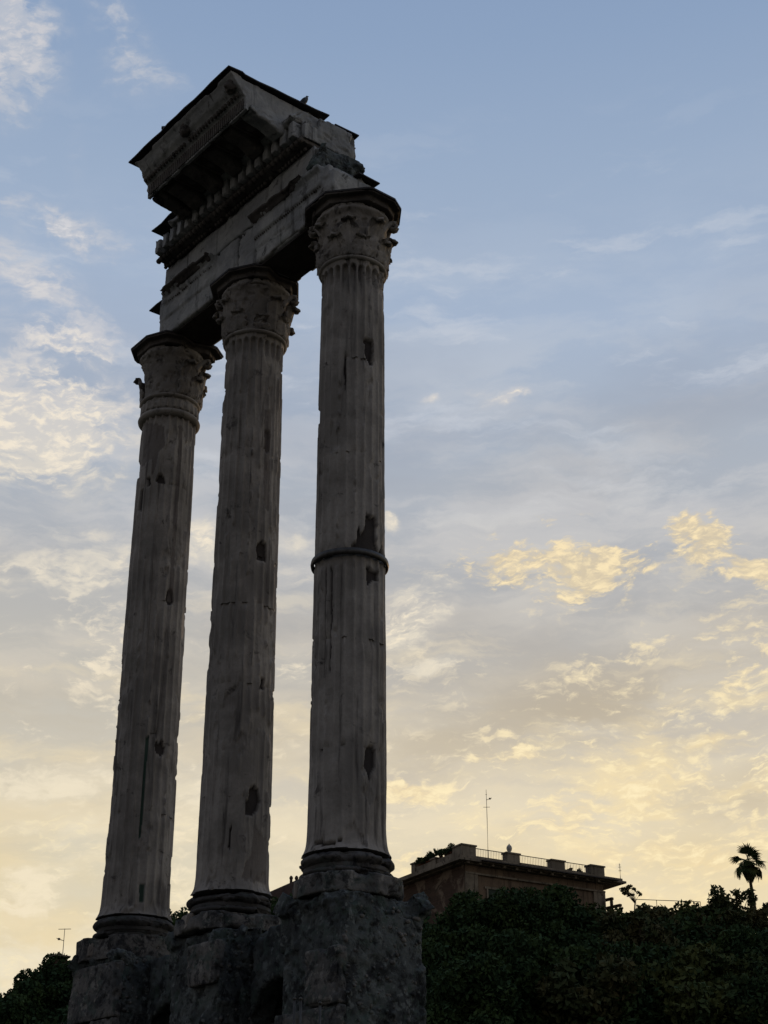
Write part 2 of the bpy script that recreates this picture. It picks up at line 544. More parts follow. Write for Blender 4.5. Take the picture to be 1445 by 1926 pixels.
M_COL = stone('weathered marble', lin('#a09b95'), lin('#807c77'), lin('#4a4745'), .28, True, 0, .6, patch=True)
M_ENT = stone('cornice marble', lin('#a9aaa9'), lin('#8a8c8e'), lin('#484848'), .34, True, .15, .7)
M_CRUST_SHADE = stone('black crust and shade marble', lin('#4c4846'), lin('#35322f'), lin('#1d1b1b'), .5, False, 0, .9)  # crust colour that also carries the shade of soffits and dentil gaps
M_CAP = stone('capital marble', lin('#98938d'), lin('#77736e'), lin('#3a3736'), .45, False, 0, .8)
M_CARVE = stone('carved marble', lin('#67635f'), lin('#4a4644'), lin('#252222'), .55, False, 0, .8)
M_BASE = stone('base marble', lin('#5a5857'), lin('#3e3e3e'), lin('#1e2025'), .5, False, .35, .9)
M_PLIN = stone('plinth stone', lin('#74726f'), lin('#404244'), lin('#1b1d22'), .65, False, .5, .9, sc=1.3)
M_PIER = stone('podium concrete', lin('#5e6464'), lin('#383d3f'), lin('#15171c'), .62, False, .75, 1.0, .9, sc=1.5)
M_BLOCK = stone('podium ashlar', lin('#716f6c'), lin('#45484a'), lin('#1b1d22'), .58, False, .7, .9, .6, sc=1.5)


def plain(name, col, rough=.8, metal=0.0, var=.3, scale=8):
    m, T, b = new_mat(name)
    g = T.new('ShaderNodeNewGeometry').outputs['Position']
    f = T.noise(g, scale, 5, .6)
    c = T.mix(T.mr(f, .3, .7, 0, 1), col, tuple(q * (1 - var) for q in col[:3]) + (1,))
    T.put(b.inputs['Base Color'], c)
    b.inputs['Roughness'].default_value = rough
    b.inputs['Metallic'].default_value = metal
    return m


M_PALE = stone('pale travertine', lin('#a19a92'), lin('#857f79'), lin('#4a4646'), .3, False, .15, .7)
M_LEAD = plain('lead sheet', lin('#3f3c3c'), .6, .3, .4, 3)
M_IRON = plain('iron band', lin('#5b5a58'), .55, .6, .4, 12)

# ------------------------------------------------------------------ the three columns
SP = 3.634


def in_poly(px, py, poly):
    c = np.zeros(px.shape, bool)
    n = len(poly)
    for i in range(n):
        x0, y0 = poly[i]
        x1, y1 = poly[(i + 1) % n]
        k = ((y0 > py) != (y1 > py)) & (px < (x1 - x0) * (py - y0) / ((y1 - y0) or 1e-9) + x0)
        c ^= k
    return c


HOLES = {0: [[(-17, 10.34), (-12, 10.43), (3, 10.43), (5, 10.3), (5, 9.86), (-2, 9.82), (-12, 10.0)],
             [(-40, 5.74), (-27, 5.76), (-25, 6.08), (-21, 6.2), (-18, 6.0), (-12, 6.1), (-10, 6.46), (0, 6.36), (9, 6.42), (13, 6.2), (13, 5.9), (22, 5.72), (34, 5.9), (44, 5.62), (-30, 5.62)],
             [(-9, 5.3), (17, 5.3), (17, 5.02), (8, 5.1), (-7, 4.93)],
             [(-10, 1.67), (-6, 1.76), (9, 1.74), (11, 1.45), (2, 1.28), (0, 1.14), (-5, 1.3), (-12, 1.42)],
             [(-44, .02), (-90, .02), (-90, -.02), (-44, -.02)],
             [(-52, 9.96), (-49, 9.96), (-49, 9.2), (-52, 9.3)],
             [(-82, 5.3), (-79, 5.3), (-79, 3.1), (-82, 3.2)], [(-71, 5.3), (-68, 5.3), (-68, 3.2), (-70, 3.1)]],
         1: [[(-11, 1.8), (-4, 1.86), (7, 1.84), (12, 1.6), (6, 1.4), (-4, 1.26), (-16, 1.28), (-17, 1.52), (-11, 1.56)],
             [(-14, 7.09), (-4, 7.2), (7, 7.12), (8, 6.74), (-13, 6.75), (-16, 6.9)],
             [(2, 4.12), (14, 4.16), (12, 3.92), (0, 3.89)],
             [(-6, 9.9), (5, 9.85), (8, 9.4), (-3, 9.3)], [(-42, 1.0), (-39, 1.0), (-39, .6), (-42, .62)]],
         2: [[(-15, 3.58), (-11, 3.68), (-6, 3.63), (-3, 3.7), (7, 3.6), (8, 3.46), (1, 3.36), (-8, 3.4), (-14, 3.44)],
             [(-11, 7.19), (-6, 7.3), (2, 7.25), (6, 7.0), (-4, 6.9), (-13, 7.0)],
             [(-72, 10.12), (-63, 10.14), (-59, 9.94), (-68, 9.9)],
             [(-51, 10.05), (-44, 10.2), (-35, 10.15), (-28, 9.97), (-44, 9.95)],
             [(-91, 9.84), (-77, 9.86), (-79, 9.3), (-90, 9.35)]]}
MENDS = {0: [[(-180, .95 + .8), (180, .95 + .8), (180, 1.745), (-180, 1.745)]],
         1: [[(0, 1.1), (12, .95), (36, .88), (39, -.02), (-20, -.02), (-15, .3), (-4, .47)], [(-8, 10.37), (7, 10.43), (11, 7.96), (-2, 7.91)]],
         2: [[(-100, 11.75), (-39, 11.5), (-37, 10.92), (-48, 10.8), (-52, 10.35), (-58, 10.2), (-60, 10.6), (-95, 10.5)], [(-8, 11.6), (0, 11.6), (3, 7.02), (-6, 6.99)]]}
VERD = {2: [[(-33, 3.75), (-27, 3.76), (-29, 1.5), (-33, 1.5)], [(-26, .56), (-17, .56), (-17, .2), (-24, .17)]]}
JOINTS = {0: [0.0, 1.745, 3.85, 5.57, 7.75, 9.93, 12.4], 1: [0.0, 1.62, 3.98, 5.75, 6.86, 9.4, 12.4], 2: [0.0, 2.1, 3.85, 6.98, 9.94, 12.4]}


FOOT = (.12, .20, .07)


def shaft_radius(k, th, z):
    """radius of the worn shaft, and its patch masks, for arrays of angle and height"""
    R = .715 - .035 * np.clip(z / 12.4, 0, 1) ** 1.2 - .018 * np.clip(z / 12.4, 0, 1)
    zf = z + FOOT[k]
    R = R + .09 * np.exp(-np.clip(zf, 0, 9) / .12) + .06 * np.exp(-np.clip(12.4 - z, 0, 9) / .07)
    q = np.stack([np.cos(th) * 1.0, np.sin(th) * 1.0, z * .45], 1)
    q2 = np.stack([np.cos(th) * .72 * 1.0, np.sin(th) * .72, z], 1)
    a = (th * 24 / (2 * pi)) % 1.0
    u = np.abs(a - .5) * 2                        # 1 on the fillet, 0 in the hollow
    fl = np.sqrt(np.clip(1 - (u / .82) ** 2, 0, 1))
    tip = np.clip((z - 12.11) / .11, 0, 1.2)      # flutes close in a half dome under the astragal
    fl = np.where(z > 12.11, np.sqrt(np.clip(1 - (u / .82) ** 2 - tip ** 2, 0, 1)), fl)
    ends = sstep(zf, .10, .22)
    wear = sstep(fbm(q * 1.5, 31 + k * 7, 3, .55), .40, .62)      # where flutes have worn shallow
    low = 1 - .45 * sstep(1.9 - z, 0, .8) * (k != 2)
    depth = (.058 * (1 - .55 * wear * (1 - sstep(z, 11.4, 11.8))) + .06 * sstep(z, 11.7, 12.0)) * low
    r = R - depth * fl * ends
    # arrises broken off in runs
    br = sstep(fbm(np.stack([np.cos(th) * 3.2, np.sin(th) * 3.2, z * .8], 1), 77 + k, 4, .6), .54, .60)
    r = np.minimum(r, R - .030 * br)
    br2 = sstep(fbm(np.stack([np.cos(th) * 2.2, np.sin(th) * 2.2, z * 1.6], 1), 177 + k, 5, .6), .60, .635)
    r = np.minimum(r, R - .052 * br2)
    r += .014 * (fbm(q2 * 4, 5 + k, 4, .6) - .5) + .03 * (fbm(q * 1.2, 9 + k, 3) - .5)
    deg = np.degrees((th + pi) % (2 * pi) - pi)
    jag = (fbm(q2 * 5, 55 + k, 3) - .5)
    dj, zj = deg + jag * 5, z + jag * .10
    pt = np.zeros(len(th), bool)
    for poly in HOLES[k]:
        pt |= in_poly(dj, zj, poly)
    me = np.zeros(len(th), bool)
    for poly in MENDS[k]:
        me |= in_poly(dj, zj, poly)
    ve = np.zeros(len(th), bool)
    for poly in VERD.get(k, []):
        ve |= in_poly(deg, z, poly)
    if k == 0:
        me |= False
    r = np.where(me, np.minimum(r, R - .03), r)
    r = np.where(pt, R - .10 + .02 * jag, r)
    r = np.where(ve, R - .075, r)
    return r, pt, me, ve


def drum(k, z0, z1, parent):
    seg = 288
    nz = max(6, int((z1 - z0) / .045))
    zs = np.linspace(z0, z1, nz)
    if z1 > 12.3:
        zs = np.concatenate([zs[zs < 12.0], np.linspace(12.0, 12.3, 22), [z1]])
        nz = len(zs)
    th = np.arange(seg) * 2 * pi / seg
    TH, Z = np.meshgrid(th, zs)
    th_, z_ = TH.ravel(), Z.ravel()
    r, pt, me_, ve = shaft_radius(k, th_, z_)
    # chipped joint
    ed = np.minimum(z_ - z0, z1 - z_)
    ch = fbm(np.stack([np.cos(th_) * 4, np.sin(th_) * 4, z_ * 0 + z0 * 3], 1), 41 + k, 3)
    r = r - .012 * np.exp(-ed / .010) * (.02 + .9 * sstep(ch, .58, .70)) - .035 * sstep(ch, .60, .68) * np.exp(-(ed / .10) ** 2)
    v = np.stack([r * np.cos(th_), r * np.sin(th_), z_], 1)
    idx = np.arange(nz * seg).reshape(nz, seg)
    a = idx[:-1, :]
    b = np.roll(idx, -1, 1)[:-1, :]
    c = np.roll(idx, -1, 1)[1:, :]
    d = idx[1:, :]
    f = np.stack([a.ravel(), b.ravel(), c.ravel(), d.ravel()], 1)
    n0 = len(v)
    v = np.vstack([v, v[:seg], v[-seg:], [[0, 0, z0], [0, 0, z1]]])     # caps on their own vertices keep the wall shading clean
    fl = [tuple(q) for q in f.tolist()]
    for i in range(seg):
        j = (i + 1) % seg
        fl.append((n0 + 2 * seg, n0 + j, n0 + i))
        fl.append((n0 + 2 * seg + 1, n0 + seg + i, n0 + seg + j))
    o = mk('drum', v, fl, M_COL, parent, True)
    for nm, arr in (('patch', pt), ('mend', me_), ('verdigris', ve)):
        at = o.data.attributes.new(nm, 'FLOAT', 'POINT')
        at.data.foreach_set('value', np.concatenate([arr.astype(float), np.zeros(2 * seg + 2)]))
    return o


def leaf_mesh(name, h, w, curl, seed):
    """acanthus leaf standing on a drum wall: x outward, y along the wall, z up"""
    nv, nu = 22, 15
    P = np.zeros((nv, nu, 3))
    # the leaf hugs the bell and leans out with it
    for i in range(nv):
        t = i / (nv - 1)
        if t < .72:
            s = t / .72
            z = h * .92 * s
            out = .02 + .04 * s * s + (.10 * (z / .9) ** 2)
        else:
            s = (t - .72) / .28
            an = s * pi * 1.05
            z = h * .92 + curl * .8 * sin(an)
            out = .06 + .10 * (h / .9) ** 2 + curl * (1 - cos(an)) * .8
        lob = .66 + .34 * abs(sin(t * 4.0 * pi + .4))
        ww = w * lob * (1.0 if t < .55 else max(.50, 1 - ((t - .55) / .45) ** 2 * .6))
        for j in range(nu):
            u = j / (nu - 1) * 2 - 1
            rib = .050 * abs(cos(u * 3.5 * pi + t * 2)) * (1 - .3 * t) + .035 * max(0, 1 - abs(u) * 5)
            cup = -.03 * u * u
            P[i, j] = (out + rib + cup + .02, u * ww, z - .045 * abs(u) * (1 if t < .72 else .3))
    q = P.reshape(-1, 3)
    nz = fbm(q * 9, seed, 3) - .5
    brk = sstep(fbm(q * 5 + 3, seed + 5, 3), .56, .64)
    q = q + np.stack([nz * .05 - brk * .05, nz * .02, nz * .02], 1)
    n = len(q)
    back = q.copy()
    back[:, 0] -= .07
    v = np.vstack([q, back])
    f = []
    for i in range(nv - 1):
        for j in range(nu - 1):
            a, b, c, d = i * nu + j, i * nu + j + 1, (i + 1) * nu + j + 1, (i + 1) * nu + j
            f.append((a, b, c, d))
            f.append((n + d, n + c, n + b, n + a))
    for i in range(nv - 1):
        for j in (0, nu - 1):
            a, d = i * nu + j, (i + 1) * nu + j
            f.append((a, d, n + d, n + a) if j == 0 else (d, a, n + a, n + d))
    for j in range(nu - 1):
        a, b = j, j + 1
        f.append((b, a, n + a, n + b))
        a, b = (nv - 1) * nu + j, (nv - 1) * nu + j + 1
        f.append((a, b, n + b, n + a))
    me = bpy.data.meshes.new(name)
    me.from_pydata([tuple(p) for p in v], [], f)
    me.materials.append(M_CAP)
    me.polygons.foreach_set('use_smooth', [True] * len(me.polygons))
    me.update()
    return me


LEAF_LOW = [leaf_mesh('acanthus_leaf', .50, .225, .075, 1), leaf_mesh('acanthus_leaf', .46, .22, .055, 2), leaf_mesh('acanthus_leaf', .34, .20, .03, 3)]
LEAF_HIGH = [leaf_mesh('acanthus_leaf', .88, .225, .09, 4), leaf_mesh('acanthus_leaf', .82, .22, .06, 5), leaf_mesh('acanthus_leaf', .62, .20, .03, 6)]


def volute(angle, side):
    """stem rising to the abacus corner and ending in a coil"""
    mb = MB()
    pts, rad = [], []
    for i in range(10):
        t = i / 9
        r = .69 + .04 * t + .14 * t ** 3
        a = angle + side * (.30 * (1 - t) ** 1.2 + .07)
        pts.append((r * cos(a), r * sin(a), .80 + .40 * t + .04 * sin(pi * t)))
        rad.append(.05 + .03 * sin(pi * t))
    ca = angle + side * .06
    C = Vector((.84 * cos(ca), .84 * sin(ca), 1.12))
    rd = Vector((cos(ca), sin(ca), 0))
    for i in range(1, 12):
        an = i / 11 * 2.6 * pi
        R = .105 * (1 - i / 14)
        pts.append(C + rd * (sin(an) * R + .02) + Vector((0, 0, cos(an) * R)))
        rad.append(.05 * (1 - i / 22))
    mb.tube(pts, rad, 7)
    return mb


ABACUS = {0: [(-.95, -.62), (-.45, -.98), (.28, -.99), (.98, -.37), (1.03, -.28), (1.03, .33), (.84, .66), (.40, .97), (-.5, .97), (-.95, .5)],
          1: [(-.97, -.58), (-.53, -.98), (.25, -.99), (.80, -.66), (.98, -.35), (.80, .05), (.86, .52), (.78, .62), (.30, .97), (-.5, .92), (-.95, .5)],
          2: [(-.93, -.5), (-.86, -.62), (-.49, -.95), (.27, -.97), (.80, -.72), (.93, -.3), (.80, .1), (.95, .52), (.93, .68), (.67, 1.04), (.2, .86), (-.07, .93), (-.8, .72), (-.86, .1)]}


def base_ring(k, parent):
    q = np.linspace(0, 1, 9)
    def torus(z0, z1, r0, bulge):
        return [(r0 + bulge * sin(pi * t), z0 + (z1 - z0) * t) for t in q]
    up = torus(-.26, -.04, .745, .115)
    lo = torus(-.42, -.31, .79, .055)
    for prof, nm, sd in ((up, 'upper_torus', 3), (lo, 'lower_torus', 6)):
        mb = MB().lathe([(.45, prof[0][1])] + prof + [(.45, prof[-1][1])], 64)
        o = weathered(mb, nm, M_BASE, parent, .022, .016, .15, 1.3, sd + 10 * k, .50, world_off=(k * 9, 0, 0)).location.z = -FOOT[k]
    MB().lathe([(.5, -.36), (.79, -.32), (.755, -.29), (.77, -.24), (.5, -.23)], 64).build('scotia', M_BASE, parent, True).location.z = -FOOT[k]


def make_column(k, label):
    t = thing('marble_column', label, 'column', (-SP * k, 0, 0), 0, 'columns of the ruined temple')
    J = [-FOOT[k]] + JOINTS[k][1:]
    for a, b in zip(J[:-1], J[1:]):
        drum(k, a, b, t)
    base_ring(k, t)
    # plinth: an irregular block, corners broken off
    rr = random.Random(50 + k)
    mb = MB()
    if k == 0:
        mb.prism([(-.90, -.30), (-.62, -.72), (-.15, -.90), (.4, -.88), (.78, -.6), (.92, 0), (.86, .55), (.5, .9), (-.6, .9)], -.90, -.42 - FOOT[k], 1.0)
    elif k == 1:
        mb.prism([(-.90, -.42), (-.70, -.80), (-.2, -.92), (.3, -.86), (.72, -.62), (.90, .0), (.88, .5), (.5, .9), (-.8, .7)], -.96, -.42 - FOOT[k], 1.04)
    else:
        mb.prism([(-.92, -.40), (-.85, -.86), (-.3, -.98), (-.15, -.82), (.6, -.66), (.86, .1), (.8, .7), (-.7, .8)], -.96, -.42 - FOOT[k], 1.0)
    weathered(mb, 'plinth', M_PLIN, t, .028, .018, .10, 2.2, 20 + k, .52, world_off=(k * 5, 2, 0))
    a = radians((-128, -112, -118)[k])
    m3 = MB().obox((.80 * cos(a), .80 * sin(a), -.74), (.12, .25, .15), Matrix.Rotation(a, 3, 'Z'))
    weathered(m3, 'plinth_block', M_PALE, t, .025, .014, .07, 3, 25 + k, .52)
    # capital
    cp = MB().lathe([(.5, 12.40), (.66, 12.405), (.64, 12.5), (.65, 12.9), (.69, 13.25), (.74, 13.44), (.80, 13.52), (.83, 13.56), (.82, 13.62), (.76, 13.64), (.77, 13.72), (.5, 13.73)], 72)
    bell = weathered(cp, 'capital_bell', M_CAP, t, .028, .028, .07, 2.6, 70 + k, .54, world_off=(k * 7, 0, 0))
    MB().lathe([(.5, 12.31), (.690, 12.315), (.725, 12.34), (.735, 12.365), (.725, 12.39), (.69, 12.41), (.5, 12.415)], 96).build('astragal', M_COL, t, True)
    gaps = {0: (), 1: (-60, -15), 2: (-125, -20)}[k]
    for row, meshes in ((0, LEAF_LOW), (1, LEAF_HIGH)):
        for i in range(8):
            d = i * 45 + (22.5 if row == 0 else 0)
            dn = (d + 180) % 360 - 180
            bad = bool(gaps) and gaps[0] <= dn <= gaps[1]
            if bad and (k == 2 or row == 1):
                continue
            lf = meshes[2] if bad else meshes[(i + k) % 2]
            o = put('acanthus_leaf', lf, bell)
            a = radians(d)
            o.location = (.66 * cos(a), .66 * sin(a), 12.42)
            o.rotation_euler = (0, 0, a)
            o.scale = (1, 1, 1 + .06 * rr.uniform(-1, 1))
    for ci in range(4):
        a = radians(45 + 90 * ci)
        dn = (45 + 90 * ci + 180) % 360 - 180
        for s in (-1, 1):
            if dn == -45 or (k == 2 and dn == -135):
                continue
            o = volute(a, s).build('volute', M_CAP, bell, True)
            o.location = (0, 0, 12.42)
    ab = MB().prism([(p[0] * .985, p[1] * .985) for p in ABACUS[k]], 13.86, 13.915)
    ab.prism([(p[0] * .84, p[1] * .84) for p in ABACUS[k]], 13.72, 13.87)
    weathered(ab, 'abacus', M_CARVE, t, .018, .008, .025, 2.0, 90 + k, .58, world_off=(k * 4, 0, 0))
    MB().prism([(p[0] * 1.0, p[1] * 1.0) for p in ABACUS[k]], 13.90, 13.945).build('lead_cover', M_LEAD, t)
    return t


col_near = make_column(0, 'nearest fluted marble column, rightmost in the row, with an iron band at mid height')
col_mid = make_column(1, 'middle fluted marble column between the banded one and the farthest')
col_far = make_column(2, 'farthest fluted marble column with a double ring just under its capital')


def iron_band(parent, z, r, h, th=.022):
    return MB().lathe([(r, z - h / 2), (r + th, z - h / 2), (r + th + .012, z), (r + th, z + h / 2), (r, z + h / 2)], 96, False).build('iron_band', M_IRON, parent, True)


iron_band(col_near, 5.57, .705, .12, .045)
MB().lathe([(.64, 11.80), (.70, 11.81), (.745, 11.86), (.755, 11.90), (.735, 11.95), (.69, 11.98), (.64, 11.985)], 96).build('shaft_ring', M_COL, col_far, True)
pr = [(.60, 11.98), (.67, 11.985), (.71, 12.06), (.72, 12.15), (.71, 12.24), (.68, 12.30), (.6, 12.31)]
flb = MB()
for i in range(24):
    a = (i + .5) / 24 * 2 * pi
    flb.obox((.685 * cos(a), .685 * sin(a), 12.14), (.03, .035, .12), Matrix.Rotation(a, 3, 'Z'))
flb.lathe([(r - .03, z) for r, z in pr], 72)
weathered(flb, 'fluted_collar', M_COL, col_far, .025, .01, .03, 3, 8, .56)


# ------------------------------------------------------------------ entablature
ent = thing('marble_entablature', 'broken marble entablature with projecting cornice resting on the three columns', 'entablature', (0, 0, 0))
XF, XN = -7.27, 0.02


def arch_profile(kind):
    back = .60
    if kind == 'full':
        front = [(-.60, 13.95), (-.60, 14.30), (-.635, 14.31), (-.635, 14.66), (-.66, 14.68), (-.67, 14.98), (-.74, 15.02), (-.80, 15.08), (-.80, 15.16)]
    else:
        front = [(-.60, 13.95), (-.60, 14.30), (-.635, 14.31), (-.635, 14.66), (-.645, 14.68), (-.645, 15.16)]
    return front[::-1] + [(-.60, 13.95)][:0] + [(back, 13.95), (back, 15.16)][0:0] + [], front, back


def closed(front, back, ztop):
    # anticlockwise seen from +x : y to the right, z up
    f = front
    return [(back, f[0][1])] + [(back, ztop)] + f[::-1]


F_FULL = [(-.60, 13.95), (-.60, 14.44), (-.64, 14.47), (-.64, 14.82), (-.70, 14.90), (-.70, 15.0), (-.80, 15.08), (-.80, 15.16)]
F_MID = [(-.60, 13.95), (-.60, 14.28), (-.625, 14.30), (-.625, 14.60), (-.70, 14.66), (-.70, 14.98), (-.80, 15.08), (-.80, 15.16)]
F_FLAT = [(-.60, 13.95), (-.60, 14.40), (-.61, 14.42), (-.61, 15.16)]
rr = random.Random(3)
# near bay
mb = MB()
mb.extr(closed(F_MID, .60, 15.16), -2.9, -.30)
mb.extr(closed(F_FLAT, .60, 15.155), -3.60, -2.85)
mb.extr(closed([(-.60, 13.95), (-.60, 14.62), (-.60, 14.70), (-.58, 14.95)], .58, 14.95), -.5, .02)
mb.box(-.4, -.12, -.62, .6, 14.8, 15.13)
for i in range(3):
    mb.chunk((-.2 + rr.uniform(-.1, .1), -.35 + i * .3, 15.0), .12, rr)
weathered(mb, 'architrave_block', M_ENT, ent, .034, .014, .075, 1.9, 11, .55)
# far bay
mb = MB()
mb.extr(closed(F_FLAT, .60, 15.155), -4.62, -3.64)
mb.extr(closed(F_FULL, .60, 15.16), -6.75, -4.55)
mb.extr(closed([(-.60, 13.95), (-.60, 14.44), (-.62, 14.50), (-.62, 15.1)], .60, 15.1), -7.05, -6.7)
mb.box(-7.62, -6.9, -.22, .55, 14.0, 15.1)
for i in range(4):
    mb.chunk((-7.55, -.1 + .2 * i, 14.3 + .2 * i), .22, rr)
weathered(mb, 'architrave_block', M_ENT, ent, .034, .014, .075, 1.9, 12, .55)
MB().box(-2.75, -.9, -.50, .50, 13.915, 13.947).build('soffit_shade_panel', M_CRUST_SHADE, ent)  # crusted plate, dark so the soffit's shade is in its colour
MB().box(-6.4, -4.5, -.50, .50, 13.915, 13.947).build('soffit_shade_panel', M_CRUST_SHADE, ent)
MB().box(-5.30, -1.30, -1.98, -1.12, 16.672, 16.698).build('cornice_soffit_shade', M_CRUST_SHADE, ent)  # added dark plate: crust plus the shade under the cornice, as colour
# carved strips between the fasciae
def beads(x0, x1, y, z, step, r, seed, name='bead_moulding', keep=.88):
    q = MB()
    g = random.Random(seed)
    x = x0
    while x < x1:
        if g.random() < keep:
            q.ball((x, y, z), (step * .40, r, r * g.uniform(.85, 1.1)), 6, 4)
        x += step
    o = q.build(name, M_CARVE, ent, True)
    o['kind'] = 'stuff'
    return o


beads(-2.85, -.35, -.635, 14.63, .075, .035, 1)
beads(-6.7, -4.6, -.65, 14.86, .075, .03, 2)

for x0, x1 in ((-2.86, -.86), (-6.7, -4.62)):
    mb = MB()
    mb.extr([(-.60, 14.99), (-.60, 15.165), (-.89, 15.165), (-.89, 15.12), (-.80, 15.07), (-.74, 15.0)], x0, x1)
    weathered(mb, 'crown_moulding', M_CARVE, ent, .026, .014, .07, 2.2, int(-x0 * 7), .52)  # dark stone also paints in the shadow on the crown's underside

# frieze
mb = MB()
mb.box(-6.95, -.72, -.60, .55, 15.17, 16.02)
for i in range(5):
    mb.chunk((-.72, -.4 + i * .22, 15.5 + rr.uniform(-.2, .3)), .16, rr)
for i in range(5):
    mb.chunk((-6.95, -.45 + i * .2, 15.6 + rr.uniform(-.3, .3)), .16, rr)
weathered(mb, 'frieze_block', M_ENT, ent, .036, .012, .05, 1.5, 13, .57)
# rough broken concrete hood and core at the near end
mb = MB()
mb.extr([(.50, 15.18), (.58, 15.9), (.55, 16.0), (-.3, 16.0), (-.60, 15.7), (-.78, 15.22), (-.70, 15.18)], -.80, -.50)
for i in range(16):
    mb.chunk((rr.uniform(-.66, -.48), rr.uniform(-.5, .5), rr.uniform(15.25, 15.95)), .13, rr)
mb.chunk((-.5, .55, 15.75), .16, rr)
mb.chunk((-.4, .50, 15.4), .15, rr)
weathered(mb, 'broken_core', M_PIER, ent, .036, .035, .10, 2.4, 14, .5)

# bed mouldings : egg band, dentils, upper band
mb = MB()
mb.extr([(.62, 16.025), (.62, 16.14), (-.93, 16.14), (-.90, 16.09), (-.74, 16.03)], -6.86, -.78)
weathered(mb, 'egg_band', M_CARVE, ent, .03, .012, .05, 2.5, 15, .54)
beads(-6.82, -.80, -.88, 16.08, .15, .075, 3, 'egg_moulding')
beads(-6.80, -.80, -.68, 15.98, .12, .05, 5, 'bead_moulding')
MB().box(-6.84, -.87, -.80, .62, 16.143, 16.553).build('dentil_course', M_CRUST_SHADE, ent)  # dark stone puts the shade between the dentils into the colour
weathered(MB().box(-.86, -.72, -.86, .64, 16.13, 16.60).box(-.8, -.70, -.5, .5, 16.3, 16.9), 'end_block', M_ENT, ent, .03, .014, .07, 2, 19, .52)
dme = None
for i in range(18):
    x = -6.62 + i * .333
    mb = MB().box(-.095, .095, -.22, .06, -.205, .20)
    if dme is None or i % 4 == 0:
        o = weathered(mb, 'dentil', M_ENT, ent, .02, .01, .03, 4, 60 + i, .55)
        dme = o.data
    else:
        o = put('dentil', dme, ent)
    o.location = (x, -.855, 16.352 + rr.uniform(-.006, .006))
    o.rotation_euler = (0, 0, pi * (i % 2) if False else 0)
mb = MB()
mb.extr([(.66, 16.557), (.66, 16.93), (-.9, 16.93), (-1.20, 16.68), (-1.12, 16.60), (-1.06, 16.557)], -6.0, -.80)
mb.extr([(.62, 16.557), (.62, 16.93), (-.62, 16.93), (-.80, 16.64), (-.84, 16.557)], -6.84, -5.9)
weathered(mb, 'bed_moulding', M_ENT, ent, .036, .016, .08, 1.8, 16, .54)

# the great cornice
mb = MB()
mb.extr([(.05, 16.70), (.05, 17.44), (-2.56, 17.44), (-2.56, 17.37), (-2.50, 17.33), (-2.40, 17.16), (-2.27, 17.05), (-2.24, 16.97), (-2.20, 16.95), (-2.14, 16.90), (-2.13, 16.56), (-2.05, 16.56), (-2.02, 16.70)], -5.38, -1.22)
for i in range(7):
    mb.chunk((-5.36, -2.0 + i * .33, 16.9 + i * .03), .14, rr)
weathered(mb, 'cornice_block', M_ENT, ent, .036, .010, .06, 1.5, 17, .56)
beads(-5.3, -1.28, -2.25, 17.00, .115, .066, 4, 'egg_moulding', .92)
fl = MB()
x = -5.32
while x < -1.26:
    fl.box(x, x + .045, -2.158, -2.12, 16.60, 16.90)
    x += .083
o = fl.build('corona_fluting', M_CARVE, ent)
o['kind'] = 'stuff'
# modillions under the corona
for i, x in enumerate((-1.40, -2.22, -3.04, -3.86, -4.68, -5.22)):
    L = 1.0 if i != 4 else .6
    pr = [(-1.05, 16.71), (-2.0, 16.71), (-2.02, 16.64), (-1.93, 16.56), (-1.75, 16.53), (-1.5, 16.50), (-1.25, 16.40), (-1.08, 16.38)]
    pr = [(y if L == 1 else max(y, -1.9), z) for y, z in pr][::-1]
    mb = MB().extr([(a, b) for a, b in pr[::-1]][::-1], -.17, .17)
    mb.extr([(a, b + .035) for a, b in pr[::-1]][::-1], -.21, .21)
    weathered(mb, 'modillion', M_CARVE if i else M_ENT, ent, .025, .012, .05, 3, 40 + i, .55, loc=(x, 0, 0))
# coffers between them
for i, x in enumerate((-1.81, -2.63, -3.45, -4.27)):
    mb = MB()
    for a, b, c, d in ((-.19, .19, -2.0, -1.93), (-.19, .19, -1.25, -1.18), (-.19, -.13, -1.93, -1.25), (.13, .19, -1.93, -1.25)):
        mb.box(x + a, x + b, c, d, 16.655, 16.70)
    mb.ball((x, -1.59, 16.69), (.12, .12, .07), 8, 5)
    mb.build('soffit_coffer', M_CARVE, ent)
# lion heads on the gutter
def lion(x):
    mb = MB()
    mb.ball((0, 0, 0), (.16, .15, .18), 10, 7)
    mb.ball((0, -.10, -.05), (.07, .09, .06), 8, 6)
    mb.ball((-.10, .0, .11), (.04, .04, .05), 6, 4)
    mb.ball((.10, .0, .11), (.04, .04, .05), 6, 4)
    for k in range(9):
        a = pi * (k / 8) * 1.3 - .5
        mb.ball((.15 * cos(a), .04, .15 * sin(a)), (.05, .05, .05), 6, 4)
    return weathered(mb, 'lion_head_spout', M_CARVE, ent, .022, .012, .04, 4, int(-x * 10), .54, loc=(x, -2.40, 17.20))


lion(-1.45)
lion(-3.35)


